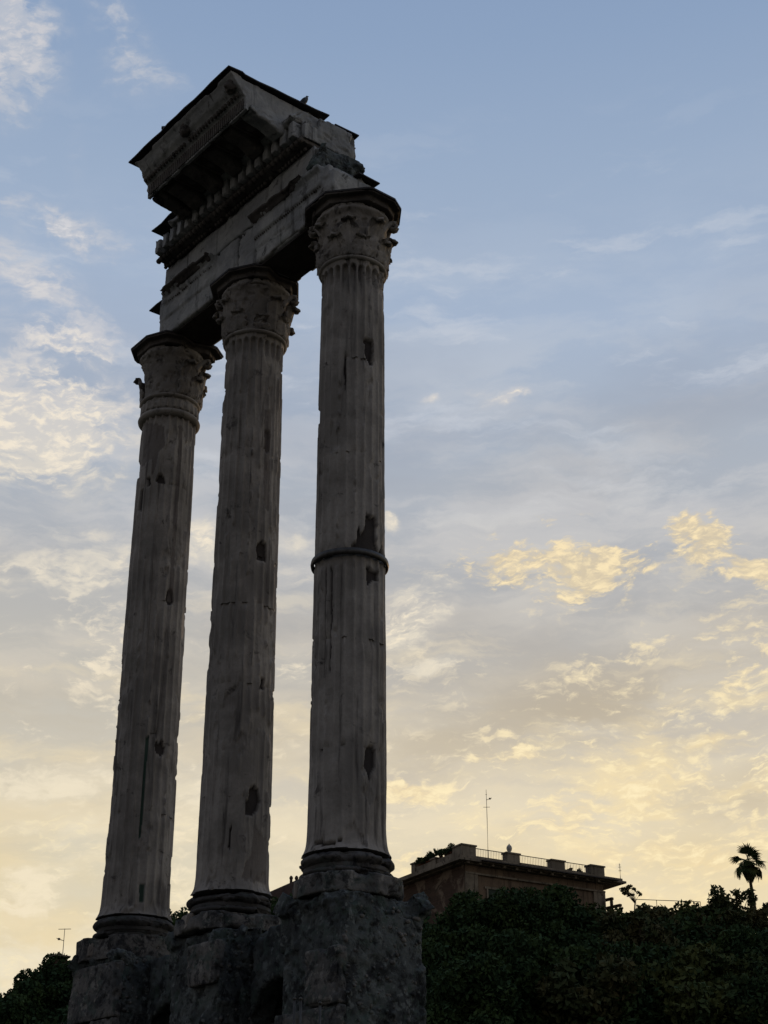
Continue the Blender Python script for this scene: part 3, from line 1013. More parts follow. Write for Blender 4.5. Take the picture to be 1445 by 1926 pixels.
def sheet(poly, z, t, seed, name='lead_cover'):
    """thin lead roofing sheet, slightly buckled at its rim"""
    n = len(poly)
    g = random.Random(seed)
    pts = []
    for i in range(n):
        a, b = poly[i], poly[(i + 1) % n]
        m = max(1, int(hypot(b[0] - a[0], b[1] - a[1]) / .35))
        for j in range(m):
            s = j / m
            k = 0 if j == 0 else g.uniform(-.014, .014)
            pts.append((a[0] + (b[0] - a[0]) * s + k, a[1] + (b[1] - a[1]) * s + k, g.uniform(-.012, .012)))
    m = len(pts)
    cx = sum(p[0] for p in pts) / m
    cy = sum(p[1] for p in pts) / m
    v = [(p[0], p[1], z + p[2]) for p in pts] + [(p[0], p[1], z + t + p[2]) for p in pts] + [(cx, cy, z + .02), (cx, cy, z + t + .05)]
    f = []
    for i in range(m):
        j = (i + 1) % m
        f += [(i, j, m + j, m + i), (2 * m, j, i), (2 * m + 1, m + i, m + j)]
    return mk(name, v, f, M_LEAD, ent)


sheet([(-5.50, -2.66), (-1.18, -2.66), (-1.14, -2.3), (-1.18, -2.2), (-1.08, .10), (-5.50, .10)], 17.46, .035, 1)
sheet([(-6.92, -1.10), (-5.2, -1.12), (-5.2, -.2), (-1.3, .05), (-.74, .02), (-.72, .70), (-6.92, .70)], 16.945, .03, 2)
sheet([(-7.62, -.60), (-6.9, -.60), (-6.9, .62), (-7.62, .62)], 15.13, .03, 4)
sheet([(-.35, .05), (.06, .1), (.05, .70), (-.35, .68)], 15.10, .03, 5)

# ------------------------------------------------------------------ podium
def pier(k, label):
    t = thing('podium_pier', label, 'pier', (-SP * k, 0, -GZ), 0, 'concrete piers of the podium')
    rr = random.Random(80 + k)
    mb = MB()
    H = GZ - .88 - (.10 if k == 1 else .03)
    mb.box(-.84, .93, -.80, .92 if k else 1.05, 0, H - .25)
    mb.box(-.74, .86, -.72, .86, 0, H)
    for i in range(14):
        mb.chunk((rr.uniform(-.8, .85), rr.choice((-.72, rr.uniform(-.7, .8))), H - .12 + rr.uniform(-.1, .06)), rr.uniform(.1, .2), rr, (1, 1, .6))
    for i in range(40):                        # rubble standing proud of the core
        z = H - abs(rr.gauss(0, 2.2))
        if z < .2:
            continue
        if rr.random() < .7:
            mb.chunk((.84, rr.uniform(-.75, .9), z), rr.uniform(.08, .15), rr)
        else:
            mb.chunk((rr.uniform(-.8, .8), -.8, z), rr.uniform(.05, .12), rr)
    mb.chunk((.8, 1.0, H - .1), .25, rr)
    mb.chunk((-.75, -.75, H - .05), .2, rr)
    weathered(mb, 'rubble_core', M_PIER, t, .036, .03, .09, 2.4, 30 + k, .5, world_off=(k * 11, 0, 0))
    # facing blocks on the front, with joints
    z = .0
    row = 0
    while z < H - .3:
        h = rr.choice((.62, .78, .95, 1.1))
        h = min(h, H - .06 - z)
        cuts = [-.88] + sorted(rr.uniform(-.4, .6) for _ in range(row % 2)) + [.96]
        for a, b in zip(cuts[:-1], cuts[1:]):
            if b - a < .12 or (z > H - 3.4 and rr.random() < .36):
                continue
            d = rr.uniform(-.015, .02)
            m2 = MB().box(a + .004, b - .004, -.91 - d, -.70, z + .004, z + h - .004)
            vox = .03 if z > GZ - 4.6 else .12
            weathered(m2, 'ashlar_block', M_BLOCK, t, vox, .012, .06, 3.2, rr.randint(0, 999), .50, world_off=(k * 3 + a, z, 0))
        z += h
        row += 1
    # stones showing in the side of the core
    q = MB()
    for i in range(260):
        zz = H - rr.uniform(.1, 4.2)
        r_ = rr.uniform(.025, .06)
        q.ball((.915 + rr.uniform(-.02, .012), rr.uniform(-.78, .95), zz), (r_ * .6, r_ * rr.uniform(.7, 1.3), r_ * rr.uniform(.6, 1)), 6, 4)
    o = q.build('aggregate_stones', M_BLOCK, t, True)
    o['kind'] = 'stuff'
    return t


pier(0, 'rough concrete podium pier with stone facing under the nearest banded column')
pier(1, 'rough concrete podium pier with stone facing under the middle column')
pier(2, 'rough concrete podium pier with stone facing under the farthest column')


def arch_wall(x0, x1, cx, w, ztop, y0, y1, label):
    """wall between two piers pierced by an arched opening that springs low"""
    t = thing('podium_wall', label, 'wall', ((x0 + x1) / 2, (y0 + y1) / 2, -GZ), 0, 'walls between the podium piers')
    ox, oy = (x0 + x1) / 2, (y0 + y1) / 2
    H = GZ - 1.0
    n = 14
    spring = ztop - w / 2
    arc = [(cx + w / 2 * cos(pi * i / n), spring + w / 2 * sin(pi * i / n)) for i in range(n + 1)]
    # front outline in (x, z) as quads so that the shape stays simple
    mb = MB()
    def slab(poly):
        m = len(poly)
        v = [(p[0] - ox, y0 - oy, p[1]) for p in poly] + [(p[0] - ox, y1 - oy, p[1]) for p in poly]
        f = [tuple(range(m)), tuple(range(2 * m - 1, m - 1, -1))] + [((i + 1) % m, i, m + i, m + (i + 1) % m) for i in range(m)]
        mb.add(v, f)
    slab([(x0, 0), (cx - w / 2, 0), (cx - w / 2, spring), (x0, spring)])
    slab([(cx + w / 2, 0), (x1, 0), (x1, spring), (cx + w / 2, spring)])
    for i in range(n):
        a, b = arc[i], arc[i + 1]
        slab([(b[0], b[1]), (a[0], a[1]), (a[0], H), (b[0], H)])
    slab([(x0, spring), (cx - w / 2, spring), (cx - w / 2, H), (x0, H)])
    slab([(cx + w / 2, spring), (x1, spring), (x1, H), (cx + w / 2, H)])
    weathered(mb, 'rubble_wall', M_PIER, t, .06, .04, .12, 1.6, int(-x0 * 10), .5)
    # dark chamber behind
    mb = MB()
    mb.box(x0 - ox, x1 - ox, y1 - oy + 1.6, y1 - oy + 1.9, 0, H - .1)
    mb.box(x0 - ox, x1 - ox, y1 - oy + .003, y1 - oy + 1.6, H - .5, H - .1)
    mb.box(x0 - ox - .2, x0 - ox - .003, y1 - oy + .003, y1 - oy + 1.6, 0, H - .1)
    mb.box(x1 - ox + .003, x1 - ox + .2, y1 - oy + .003, y1 - oy + 1.6, 0, H - .1)
    mb.build('chamber', M_PIER, t)
    return t


arch_wall(-2.76, -.88, -1.90, 1.60, GZ - 1.95, -.12, .45, 'dark rubble wall with an arched opening between nearest and middle piers')
arch_wall(-SP - 2.76, -SP - .88, -SP - 1.90, 1.60, GZ - 1.95, -.12, .45, 'dark rubble wall with an arched opening between middle and farthest piers')

# ------------------------------------------------------------------ terrain
CX, CY = 21.815, -16.907
VD = (sin(YAW), cos(YAW))


def hill(x, y):
    dx, dy = x - CX, y - CY
    v = dx * VD[0] + dy * VD[1]
    u = dx * VD[1] - dy * VD[0]
    t = min(max((v - 46) / 44.0, 0), 1)
    t = t * t * (3 - 2 * t)
    s = min(max((u + 27) / 20.0, 0), 1)
    s = s * s * (3 - 2 * s)
    top = 3.5 + 6.3 * s
    return -GZ + (top + GZ) * t


def terrain():
    xs = sorted(set([-1500, -900, -500, -300, -200, -150, -120] + [round(-100 + 2.0 * i, 2) for i in range(76)] + [60, 80, 120, 200, 400, 800, 1400]))
    ys = sorted(set([-1500, -800, -400, -200, -120, -80, -60] + [round(-50 + 2.0 * i, 2) for i in range(76)] + [110, 130, 170, 240, 400, 800, 1500]))
    v = []
    for y in ys:
        for x in xs:
            n = float(vnoise([[x * .08, y * .08, 0]], 4)[0])
            h = hill(x, y)
            v.append((x, y, h + (n - .5) * (1.2 if h > -GZ + .05 else .12)))
    nx = len(xs)
    f = [(j * nx + i, j * nx + i + 1, (j + 1) * nx + i + 1, (j + 1) * nx + i) for j in range(len(ys) - 1) for i in range(nx - 1)]
    m, T, b = new_mat('earth and dry grass')
    g = T.new('ShaderNodeNewGeometry').outputs['Position']
    c = T.mix(T.mr(T.noise(g, .35, 6, .6), .4, .6), lin('#4c4438'), lin('#2f3524'))
    c = T.mix(T.mr(T.noise(g, 6, 5, .7), .4, .7, 0, .6), c, lin('#2a2a1f'))
    T.put(b.inputs['Base Color'], c)
    b.inputs['Roughness'].default_value = .95
    o = mk('ground', v, f, m, None, True)
    tag(o, kind='structure')


terrain()


# ------------------------------------------------------------------ foliage
def leaf_mat(name, a, bcol, c3):
    m, T, b = new_mat(name)
    g = T.new('ShaderNodeNewGeometry').outputs['Position']
    n1 = T.noise(g, .7, 4, .6)
    n2 = T.noise(g, 5.0, 3, .6)
    c = T.mix(T.mr(n1, .4, .62), a, bcol)
    c = T.mix(T.mr(n2, .5, .75, 0, .8), c, c3)
    T.put(b.inputs['Base Color'], c)
    b.inputs['Roughness'].default_value = .85
    b.inputs['Specular IOR Level'].default_value = .05
    return m


L_DARK = leaf_mat('evergreen leaves', lin('#33462f'), lin('#435432'), lin('#1f3022'))
L_MID = leaf_mat('broad leaves', lin('#3e4e33'), lin('#565c36'), lin('#283624'))
L_OLIVE = leaf_mat('dry leaves', lin('#465036'), lin('#59553a'), lin('#2c3626'))
M_BARK = plain('bark', lin('#4a3f34'), .9, 0, .4, 6)


def leaves_mesh(name, centres, radii, counts, size, mat, seed, flat=.75, long=1.7):
    g = np.random.RandomState(seed)
    P, S = [], []
    for c, r, n in zip(centres, radii, counts):
        d = g.normal(size=(n, 3))
        d /= np.linalg.norm(d, axis=1)[:, None]
        rr_ = r * (g.rand(n) ** .45)
        P.append(np.array(c) + d * rr_[:, None] * np.array([1, 1, flat]))
    P = np.vstack(P)
    n = len(P)
    a = g.normal(size=(n, 3))
    a /= np.linalg.norm(a, axis=1)[:, None]
    b = np.cross(a, g.normal(size=(n, 3)))
    b /= np.linalg.norm(b, axis=1)[:, None]
    s = size * g.uniform(.6, 1.25, n)[:, None]
    A, B = a * s * long * .5, b * s * .5
    v = np.stack([P - A, P + B * .9 - A * .1, P + A, P - B * .9 - A * .1], 1).reshape(-1, 3)
    me = bpy.data.meshes.new(name)
    me.vertices.add(4 * n)
    me.vertices.foreach_set('co', v.astype(np.float32).ravel())
    me.loops.add(4 * n)
    me.loops.foreach_set('vertex_index', np.arange(4 * n, dtype=np.int32))
    me.polygons.add(n)
    me.polygons.foreach_set('loop_start', np.arange(0, 4 * n, 4, dtype=np.int32))
    me.materials.append(mat)
    me.update()
    return me


def tree_parts(seed, R, H, n, size, mat, sparse=False, clumps=26):
    """trunk and limbs, and a crown of leaf clumps at the limb ends; top of crown at z = 0"""
    g = random.Random(seed)
    mb = MB()
    ctr = Vector((0, 0, -R * .95))
    base = Vector((0, 0, -H))
    fork = Vector((g.uniform(-.2, .2), g.uniform(-.2, .2), -R * 1.75))
    tr = .09 * R if not sparse else .05 * R
    mb.tube([base, base.lerp(fork, .5) + Vector((.08, .05, 0)) * R, fork], [tr * 1.5, tr * 1.15, tr], 8)
    cs, rs, ns = [], [], []
    for i in range(clumps):
        d = Vector((g.gauss(0, 1), g.gauss(0, 1), g.gauss(0, 1) * .8 + .25)).normalized()
        rad = R * g.uniform(.45, 1.0) if not sparse else R * g.uniform(.4, 1.0)
        c = ctr + Vector((d.x * rad, d.y * rad, d.z * rad * .82))
        r = R * (g.uniform(.13, .24) if sparse else g.choice((.14, .2, .24, .30, .36)))
        c.z = min(c.z, -r * .7)
        cs.append(c)
        rs.append(r)
        ns.append(int(n / clumps * (r / (R * (.21 if sparse else .28))) ** 2))
        mid = fork.lerp(c, .5) + Vector((g.uniform(-.1, .1), g.uniform(-.1, .1), .12)) * R
        mb.tube([fork, mid, c], [tr * .55, tr * .3, tr * .1], 5)
        for q in range(3 if sparse else 1):
            e = c + Vector((g.gauss(0, 1), g.gauss(0, 1), g.gauss(.3, 1))).normalized() * r * .9
            mb.tube([c.lerp(mid, .3), e], [tr * .15, tr * .05], 4)
    # inner mass so that the middle of a crown is dense
    if not sparse:
        cs += [ctr, ctr + Vector((0, 0, -R * .5))]
        rs += [R * .62, R * .7]
        ns += [n // 5, n // 5]
    tm = bpy.data.meshes.new('trunk')
    tm.from_pydata(mb.v, [], mb.f)
    tm.materials.append(M_BARK)
    tm.polygons.foreach_set('use_smooth', [True] * len(tm.polygons))
    return tm, leaves_mesh('crown', cs, rs, ns, size, mat, seed, .85)


VAR = [tree_parts(1, 3.0, 7, 17000, .17, L_DARK), tree_parts(2, 3.0, 7, 15000, .19, L_MID, clumps=34), tree_parts(3, 3.0, 7, 17000, .15, L_DARK, clumps=20),
       tree_parts(4, 3.0, 7, 13000, .20, L_OLIVE, clumps=30)]


def tree(x, y, ztop, R, var, label, name='broadleaf_tree', group='trees on the hillside', parts=None, rz=None):
    tm, cm = parts or VAR[var]
    k = R / 3.0 if parts is None else 1
    t = thing(name, label, 'tree', (x, y, hill(x, y)), rnd.uniform(0, 6) if rz is None else rz, group)
    for nm, me in (('trunk', tm), ('crown', cm)):
        o = put(nm, me, t)
        o.location = (0, 0, ztop - hill(x, y))
        o.scale = (k, k, k)
    return t


TL = [(-37.0, 37.4, 10.9, 3.0), (-37.1, 40.1, 11.6, 3.2), (-36.4, 42.3, 11.5, 3.2), (-35.7, 44.4, 11.2, 3.0), (-33.0, 44.1, 10.4, 3.0), (-34.5, 48.1, 11.6, 2.8), (-34.5, 50.7, 12.0, 3.0), (-32.3, 49.9, 10.2, 2.6), (-27.0, 46.5, 8.6, 3.0), (-36.5, 34.9, 8.8, 2.6), (-29.6, 33.5, 7.1, 3.2), (-27.7, 35.4, 6.8, 3.2), (-25.8, 37.1, 6.7, 3.4), (-24.5, 39.6, 7.0, 3.4), (-22.1, 40.2, 5.9, 3.0), (-30.1, 30.1, 5.8, 3.0), (-41.4, 38.5, 9.9, 3.0), (-48.2, 17.5, 5.7, 2.6), (-48.6, 19.0, 6.4, 2.2), (-48.8, 20.6, 7.5, 2.2), (-50.0, 22.7, 8.3, 2.6), (-51.4, 28.3, 11.2, 3.0), (-50.1, 26.5, 9.9, 2.6), (-49.9, 34.1, 12.3, 2.6), (-40.8, 36.1, 9.1, 2.4), (-51.0, 25.1, 9.3, 2.6), (-50.4, 29.9, 11.2, 2.8), (-51.1, 32.4, 12.2, 2.8), (-49.9, 37.5, 12.7, 3.0)]
TLAB = ['dark tree against the brick end wall, next to the corner pillar of the villa', 'rounded dark tree below the left half of the villa facade', 'bushy tree below the middle of the villa facade', 'dark tree below the right third of the villa facade', 'low tree under the right end of the villa cornice',
        'olive-tinted tree left of the small spire on the garden skyline', 'tree on the skyline right beside the garden handrail end', 'tree in front of the thin see-through tree', 'dark tree at the right edge of the picture below the palm', 'small dark tree beside the right flank of the nearest pier',
        'large tree low on the slope below the villa facade centre', 'mid-slope tree with lighter leaves below the villa right end', 'mid-slope broad tree below the garden handrail', 'mid-slope tree with greener leaves below the lacy tree', 'lowest broad tree at the bottom right corner',
        'lowest dark tree just right of the nearest pier', 'tree half hidden behind the top of the nearest pier', 'leftmost low tree at the left picture edge', 'second small tree from the left picture edge', 'dark tree below the left rooftop aerial', 'dark tree touching the left side of the farthest pier',
        'tree filling the gap between farthest and middle columns', 'tree directly behind the base of the farthest column', 'dark tree under the two chimney pots', 'tree behind the right shoulder of the nearest column base', 'tree behind the farthest pier', 'tree behind the middle column base', 'tree in the gap right of the middle column base',
        'tree hidden behind the nearest column']
for i, (x, y, z, R) in enumerate(TL):
    tree(x, y, z, R, (0, 2, 0, 1, 3, 3, 1, 2, 0, 2, 0, 3, 2, 1, 2, 0, 2, 2, 0, 0, 2, 0, 2, 0, 2, 0, 2, 0, 2)[i], TLAB[i])

# undergrowth on the slope : one mass nobody could count
cs, rs, ns = [], [], []
g_ = random.Random(5)
for i in range(900):
    v = g_.uniform(50, 84)
    a = radians(g_.uniform(-72, -33))
    x, y = CX + v / cos(a - YAW) * sin(a), CY + v / cos(a - YAW) * cos(a)
    r = g_.uniform(.8, 1.7)
    cs.append((x, y, hill(x, y) + r * .45))
    rs.append(r)
    ns.append(int(190 * r))
tag(put('undergrowth', leaves_mesh('undergrowth', cs, rs, ns, .20, L_DARK, 77)), 'dense dark undergrowth covering the hillside below the villa', 'undergrowth', None, 'stuff')

# the lacy tree, small tree, spire
SP1 = tree_parts(21, 2.0, 4.5, 4200, .16, L_OLIVE, True, 40)
t = tree(-32.4, 52.0, 12.75, 1.9, 0, 'thin see-through tree with sparse leaves standing before the palm trunk', 'sparse_tree', None, SP1, 1.0)
SP2 = tree_parts(22, .75, 3, 900, .09, L_OLIVE, True, 16)
tree(-47.5, 60.4, 16.5, .75, 0, 'small bushy tree beside the right end of the villa cornice', 'small_tree', None, SP2, 2.0)
SP3 = tree_parts(23, 1.4, 4, 2600, .14, L_OLIVE, True, 22)
tree(-30.8, 50.3, 11.1, 1.4, 0, 'sparse tree at the right edge under the palm trunk', 'sparse_tree', None, SP3, 2.0)
SP4 = tree_parts(24, 1.2, 4, 2600, .13, L_MID, True, 22)
tree(-34.5, 52.0, 12.0, 1.2, 0, 'ragged treetop left of the lacy tree on the skyline', 'sparse_tree', None, SP4, .3)
sp = thing('conifer_tip', 'thin upright conifer top poking above the garden skyline', 'conifer', (-34.85, 53.9, hill(-34.85, 53.9)))
zt = 12.98 - hill(-34.85, 53.9)
MB().tube([(0, 0, 0), (0, 0, zt)], [.08, .02], 6).build('trunk', M_BARK, sp)
put('crown', leaves_mesh('crown', [(0, 0, zt - .12 - i * .14) for i in range(12)], [.06 + .02 * i for i in range(12)], [30 + 12 * i for i in range(12)], .08, L_DARK, 9), sp)

# ------------------------------------------------------------------ palm
def frond_mesh(seed, L=1.0, droop=.5, n=13):
    g = random.Random(seed)
    mb = MB()
    mb.tube([(0, 0, 0), (.25 * L, 0, .06), (.45 * L, 0, .05)], [.022, .016, .012], 4)
    for i in range(n):
        a = radians(-62 + 124 * i / (n - 1))
        ll = L * g.uniform(.5, .66) * (1 - .25 * abs(a))
        w = .032
        c0 = Vector((.42 * L, 0, .05))
        d = Vector((cos(a), sin(a), 0))
        s = Vector((-sin(a), cos(a), 0)) * w
        p = [c0, c0 + d * ll * .5 + Vector((0, 0, -.05 * droop)), c0 + d * ll * .8 + Vector((0, 0, -.25 * droop * ll)), c0 + d * ll * .95 + Vector((0, 0, -.6 * droop * ll))]
        ws = (.3, 1, .7, .05)
        b = len(mb.v)
        for q, k in zip(p, ws):
            mb.v += [tuple(q - s * k), tuple(q + s * k), tuple(q + Vector((0, 0, .012)))]
        for j in range(3):
            m = b + j * 3
            mb.f += [(m, m + 2, m + 5, m + 3), (m + 2, m + 1, m + 4, m + 5), (m + 1, m, m + 3, m + 4)]
    me = bpy.data.meshes.new('frond')
    me.from_pydata(mb.v, [], mb.f)
    me.materials.append(L_MID)
    return me


px_, py_ = -36.2, 58.3
hz = hill(px_, py_)
pt_ = thing('fan_palm', 'tall fan palm with a shaggy skirt of dead fronds above the hillside trees', 'palm tree', (px_, py_, hz))
Z = 15.35 - hz
mb = MB()
mb.tube([(.12, .1, 0), (.08, .06, Z * .5), (.02, 0, Z - 1.2), (0, 0, Z)], [.14, .11, .09, .10], 8)
mb.build('trunk', M_BARK, pt_, True)
FR = [frond_mesh(i, 1.0, d) for i, d in enumerate((.3, .7, 1.3, .9))]
g_ = random.Random(4)
for i in range(32):
    o = put('frond', FR[i % 4], pt_)
    el_ = radians(g_.uniform(-25, 85)) if i > 6 else radians(g_.uniform(-50, -20))
    o.location = (0, 0, Z + .05)
    o.rotation_euler = (g_.uniform(-.4, .4), -el_, g_.uniform(0, 2 * pi))
    k = g_.uniform(.85, 1.12)
    o.scale = (k * 1.12, k * 1.12, k * 1.12)
# dead skirt
mb = MB()
for i in range(150):
    a = g_.uniform(0, 2 * pi)
    z0 = Z - g_.uniform(.05, .8)
    r = .13 + .27 * sin(pi * min(1, (Z - z0 + .25) / 1.15))
    p0 = Vector((.10 * cos(a), .10 * sin(a), z0 + .2))
    p1 = Vector((r * cos(a), r * sin(a), z0 - .1))
    p2 = Vector((r * .7 * cos(a), r * .7 * sin(a), z0 - .38))
    mb.tube([p0, p1, p2], [.03, .035, .008], 4)
mb.build('dead_frond_skirt', L_OLIVE, pt_)
for s in (-1, 1):
    mb = MB()
    bx, by = s * .62 * cos(YAW), -s * .62 * sin(YAW)
    mb.tube([(0, 0, Z), (bx * .7, by * .7, Z + .12), (bx, by, Z - .3)], [.02, .018, .015], 4)
    for i in range(26):
        a = g_.uniform(0, 2 * pi)
        rr2 = g_.uniform(.05, .15)
        mb.tube([(bx, by, Z - .28), (bx + rr2 * cos(a), by + rr2 * sin(a), Z - .5), (bx + rr2 * .7 * cos(a) + .05 * s, by + rr2 * .7 * sin(a), Z - g_.uniform(.75, 1.0))], [.018, .022, .006], 4)
    mb.build('hanging_frond', L_OLIVE, pt_)

# ------------------------------------------------------------------ the villa on the hill
def wall_mat():
    m, T, b = new_mat('old brick and plaster')
    tc = T.new('ShaderNodeTexCoord').outputs['Object']
    big = T.noise(tc, .55, 7, .65, .6)
    br = T.new('ShaderNodeTexBrick')
    T.put(br.inputs['Vector'], T.map(tc, rot=(pi / 2, 0, 0)))
    br.inputs['Color1'].default_value = lin('#564439')
    br.inputs['Color2'].default_value = lin('#43352d')
    br.inputs['Mortar'].default_value = lin('#5c5046')
    br.inputs['Scale'].default_value = 6
    c = T.mix(T.mr(big, .50, .58), br.outputs[0], lin('#7d6f5f'))
    c = T.mix(T.mr(T.noise(tc, 1.6, 8, .7, 1), .52, .66), c, lin('#3b3129'))
    T.put(b.inputs['Base Color'], c)
    bp = T.new('ShaderNodeBump')
    bp.inputs['Strength'].default_value = .6
    bp.inputs['Distance'].default_value = .05
    T.put(bp.inputs['Height'], T.noise(tc, 4, 7, .7))
    T.put(b.inputs['Normal'], bp.outputs[0])
    b.inputs['Roughness'].default_value = .95
    return m


M_WALL = wall_mat()
M_TRIM = stone('villa trim', lin('#8c8273'), lin('#6d6558'), lin('#3e3830'), .4, True, 0, .5)
M_FACE = stone('villa facade', lin('#7b6a58'), lin('#65574a'), lin('#40362e'), .35, True, 0, .5)
VX, VY, VZ = -51.84, 49.48, 9.0
VR = radians(81.6)
villa = thing('hilltop_villa', 'old brick villa with a projecting cornice and roof terrace on the hilltop', 'house', (VX, VY, VZ), VR)
# local x runs back along the facade, local y to the left along the end wall
mb = MB()
mb.box(.38, 11.55, .35, 9.5, 0, 8.02)
mb.build('end_wall', M_WALL, villa)
MB().box(.42, 11.5, .26, .345, 0, 8.0).build('facade', M_FACE, villa)
MB().box(.36, 1.3, .14, .255, 0, 7.4).build('corner_pilaster', M_TRIM, villa)
MB().box(10.6, 11.56, .14, .255, 0, 7.4).build('corner_pilaster', M_TRIM, villa)
MB().box(.36, 11.56, .10, .255, 7.403, 7.52).build('string_course', M_TRIM, villa)
for i, x in enumerate((2.6, 5.2, 7.8)):
    f = MB()
    for a, b, c, d in ((-.62, -.5, 4.4, 6.6), (.5, .62, 4.4, 6.6), (-.75, .75, 6.603, 6.75), (-.75, .75, 4.25, 4.397)):
        f.box(x + a, x + b, .18, .255, c, d)
    w = f.build('window', M_TRIM, villa)
    MB().box(x - .5, x + .5, .235, .255, 4.4, 6.6).build('shutter', plain('green shutter', lin('#39443a')), w)
# cornice in steps
MB().box(.0, 12.0, -.02, 9.6, 8.023, 8.10).build('cornice_bed', M_TRIM, villa)
MB().box(-.42, 13.0, -.40, 9.8, 8.103, 8.24).build('cornice_slab', M_TRIM, villa)
MB().box(-.28, 12.8, -.26, 9.7, 8.243, 8.42).build('cornice_crown', M_TRIM, villa)
MB().box(1.2, 12.2, -.62, -.405, 8.15, 8.22).build('gutter', M_LEAD, villa)
PARZ = 9.24
def pillar(x0, x1, y0, y1, top=PARZ, z0=8.423):
    p = MB().box(x0, x1, y0, y1, z0, top - .10).build('terrace_pillar', M_TRIM, villa)
    MB().box(x0 - .06, x1 + .06, y0 - .06, y1 + .06, top - .097, top).build('coping', M_TRIM, p)
pillar(0, 1.1, 0, 1.1)
pillar(3.5, 4.55, 0, .5, 9.14)
pillar(7.1, 8.2, 0, .5, 9.12)
pillar(10.35, 11.5, 0, .6, 9.16)
pillar(.0, .5, 5.7, 6.15, 9.2)
pillar(.0, .5, 3.1, 3.7, 9.0)
MB().box(.05, 11.4, .05, .35, 8.423, 8.53).build('terrace_kerb', M_TRIM, villa)
MB().box(.08, .38, 1.15, 5.65, 8.426, 8.86).build('parapet_wall', M_TRIM, villa)
for a, b in ((1.16, 3.44), (4.61, 7.04), (8.26, 10.29)):
    mb = MB()
    mb.box(a, b, .12, .17, 9.06, 9.10)
    mb.box(a, b, .12, .17, 8.56, 8.59)
    n = int((b - a) / .125)
    for i in range(n + 1):
        x = a + (b - a) * i / n
        mb.tube([(x, .145, 8.54), (x, .145, 9.10)], .013, 4)
    mb.build('terrace_railing', M_IRON, villa)
for i in range(12):
    MB().box(.2 + .95 * i, .38 + .95 * i, -.30, -.023, 7.96, 8.10).build('eave_bracket', M_TRIM, villa)


def vloc(x, y, z):
    return (VX + x * cos(VR) - y * sin(VR), VY + x * sin(VR) + y * cos(VR), VZ + z)


# urn on the second pillar
u = thing('stone_urn', 'pale egg-shaped stone urn on the second terrace pillar', 'urn', vloc(3.9, .25, 9.142))
MB().lathe([(.13, 0), (.14, .05), (.09, .08), (.16, .18), (.19, .30), (.17, .42), (.10, .52), (.03, .56)], 14).build('body', plain('pale stone', lin('#b9b7b0')), u, True)
MB().ball((0, 0, .58), (.04, .04, .05), 8, 5).build('lid_knob', plain('pale stone knob', lin('#a9a7a0')), u, True)


def aerial(name, label, loc, h, bars, rz):
    t = thing(name, label, 'aerial', loc, rz, None)
    MB().tube([(0, 0, 0), (.01, 0, h * .6), (0, 0, h)], [.028, .022, .014], 6).build('mast', M_IRON, t, True)
    for (z, w, kind) in bars:
        mb = MB()
        if kind == 'bar':
            mb.tube([(-w, 0, z), (w, 0, z + .01)], .016, 5)
        else:
            mb.tube([(0, 0, z), (w * 2.2, 0, z + .12)], .014, 5)
            for j in range(5):
                x = w * 2.2 * (j + .6) / 5
                mb.tube([(x, -.14, z + .055 * j / 2), (x, .14, z + .055 * j / 2)], .009, 4)
            mb.box(w * 1.1, w * 1.8, -.03, .03, z + .03, z + .13)
        mb.build('crossbar' if kind == 'bar' else 'yagi_array', M_IRON, t)
    return t


CR = pi / 2 - (YAW + pi / 2) + 0
aerial('roof_aerial', 'tall thin television aerial rising behind the villa railing', vloc(2.65, .9, 8.43), 4.95, ((3.75, .22, 'bar'), (4.25, .16, 'yagi'), (4.6, .05, 'bar')), -YAW)
aerial('roof_aerial', 'small aerial standing on the far right tip of the villa cornice', vloc(12.75, -.1, 8.43), 1.05, ((.55, .10, 'bar'), (.8, .1, 'bar'), (.95, .06, 'bar')), -YAW)
hzl = hill(-50.8, 21.3)
aerial('roof_aerial', 'television aerial above the trees at the lower left', (-50.8, 21.3, hzl), 9.15 - hzl, ((9.12 - hzl, .32, 'bar'), (8.55 - hzl, -.17, 'yagi')), -YAW)

# rooftop planting
def potted(name, label, x, y, z, r, n, mat, seed, spiky=False, cat='shrub'):
    z = 8.865 if y > 1 else z + .1
    x = .23 if y > 1 else x
    stand = y < 1
    t = thing(name, label, cat, vloc(x, y, z), 0, 'plants on the villa terrace')
    if stand:
        MB().box(-.16, .16, -.16, .16, -.24, 0).build('stand', M_TRIM, t)
    r *= 1.15
    MB().lathe([(.10, 0), (.14, .14), (.15, .16), (.12, .17)], 10).build('pot', plain('terracotta', lin('#6d4a38')), t, True)
    if spiky:
        g = random.Random(seed)
        mb = MB()
        for i in range(16):
            a, e = g.uniform(0, 6.28), g.uniform(.5, 1.4)
            d = Vector((cos(a) * cos(e), sin(a) * cos(e), sin(e)))
            mb.tube([(0, 0, .3), Vector((0, 0, .3)) + d * r * .6, Vector((0, 0, .3)) + d * r * 1.1], [.04, .05, .006], 4)
        mb.build('leaf_rosette', mat, t)
    else:
        g = random.Random(seed)
        put('foliage', leaves_mesh('foliage', [(g.uniform(-.5, .5) * r, g.uniform(-.5, .5) * r, .10 + r * g.uniform(.1, .9)) for _ in range(6)], [r * .5] * 6, [n // 6] * 6, .07, mat, seed), t)
        MB().tube([(0, 0, .2), (0, 0, .4 + r * .5)], .02, 5).build('stem', M_BARK, t)
    return t


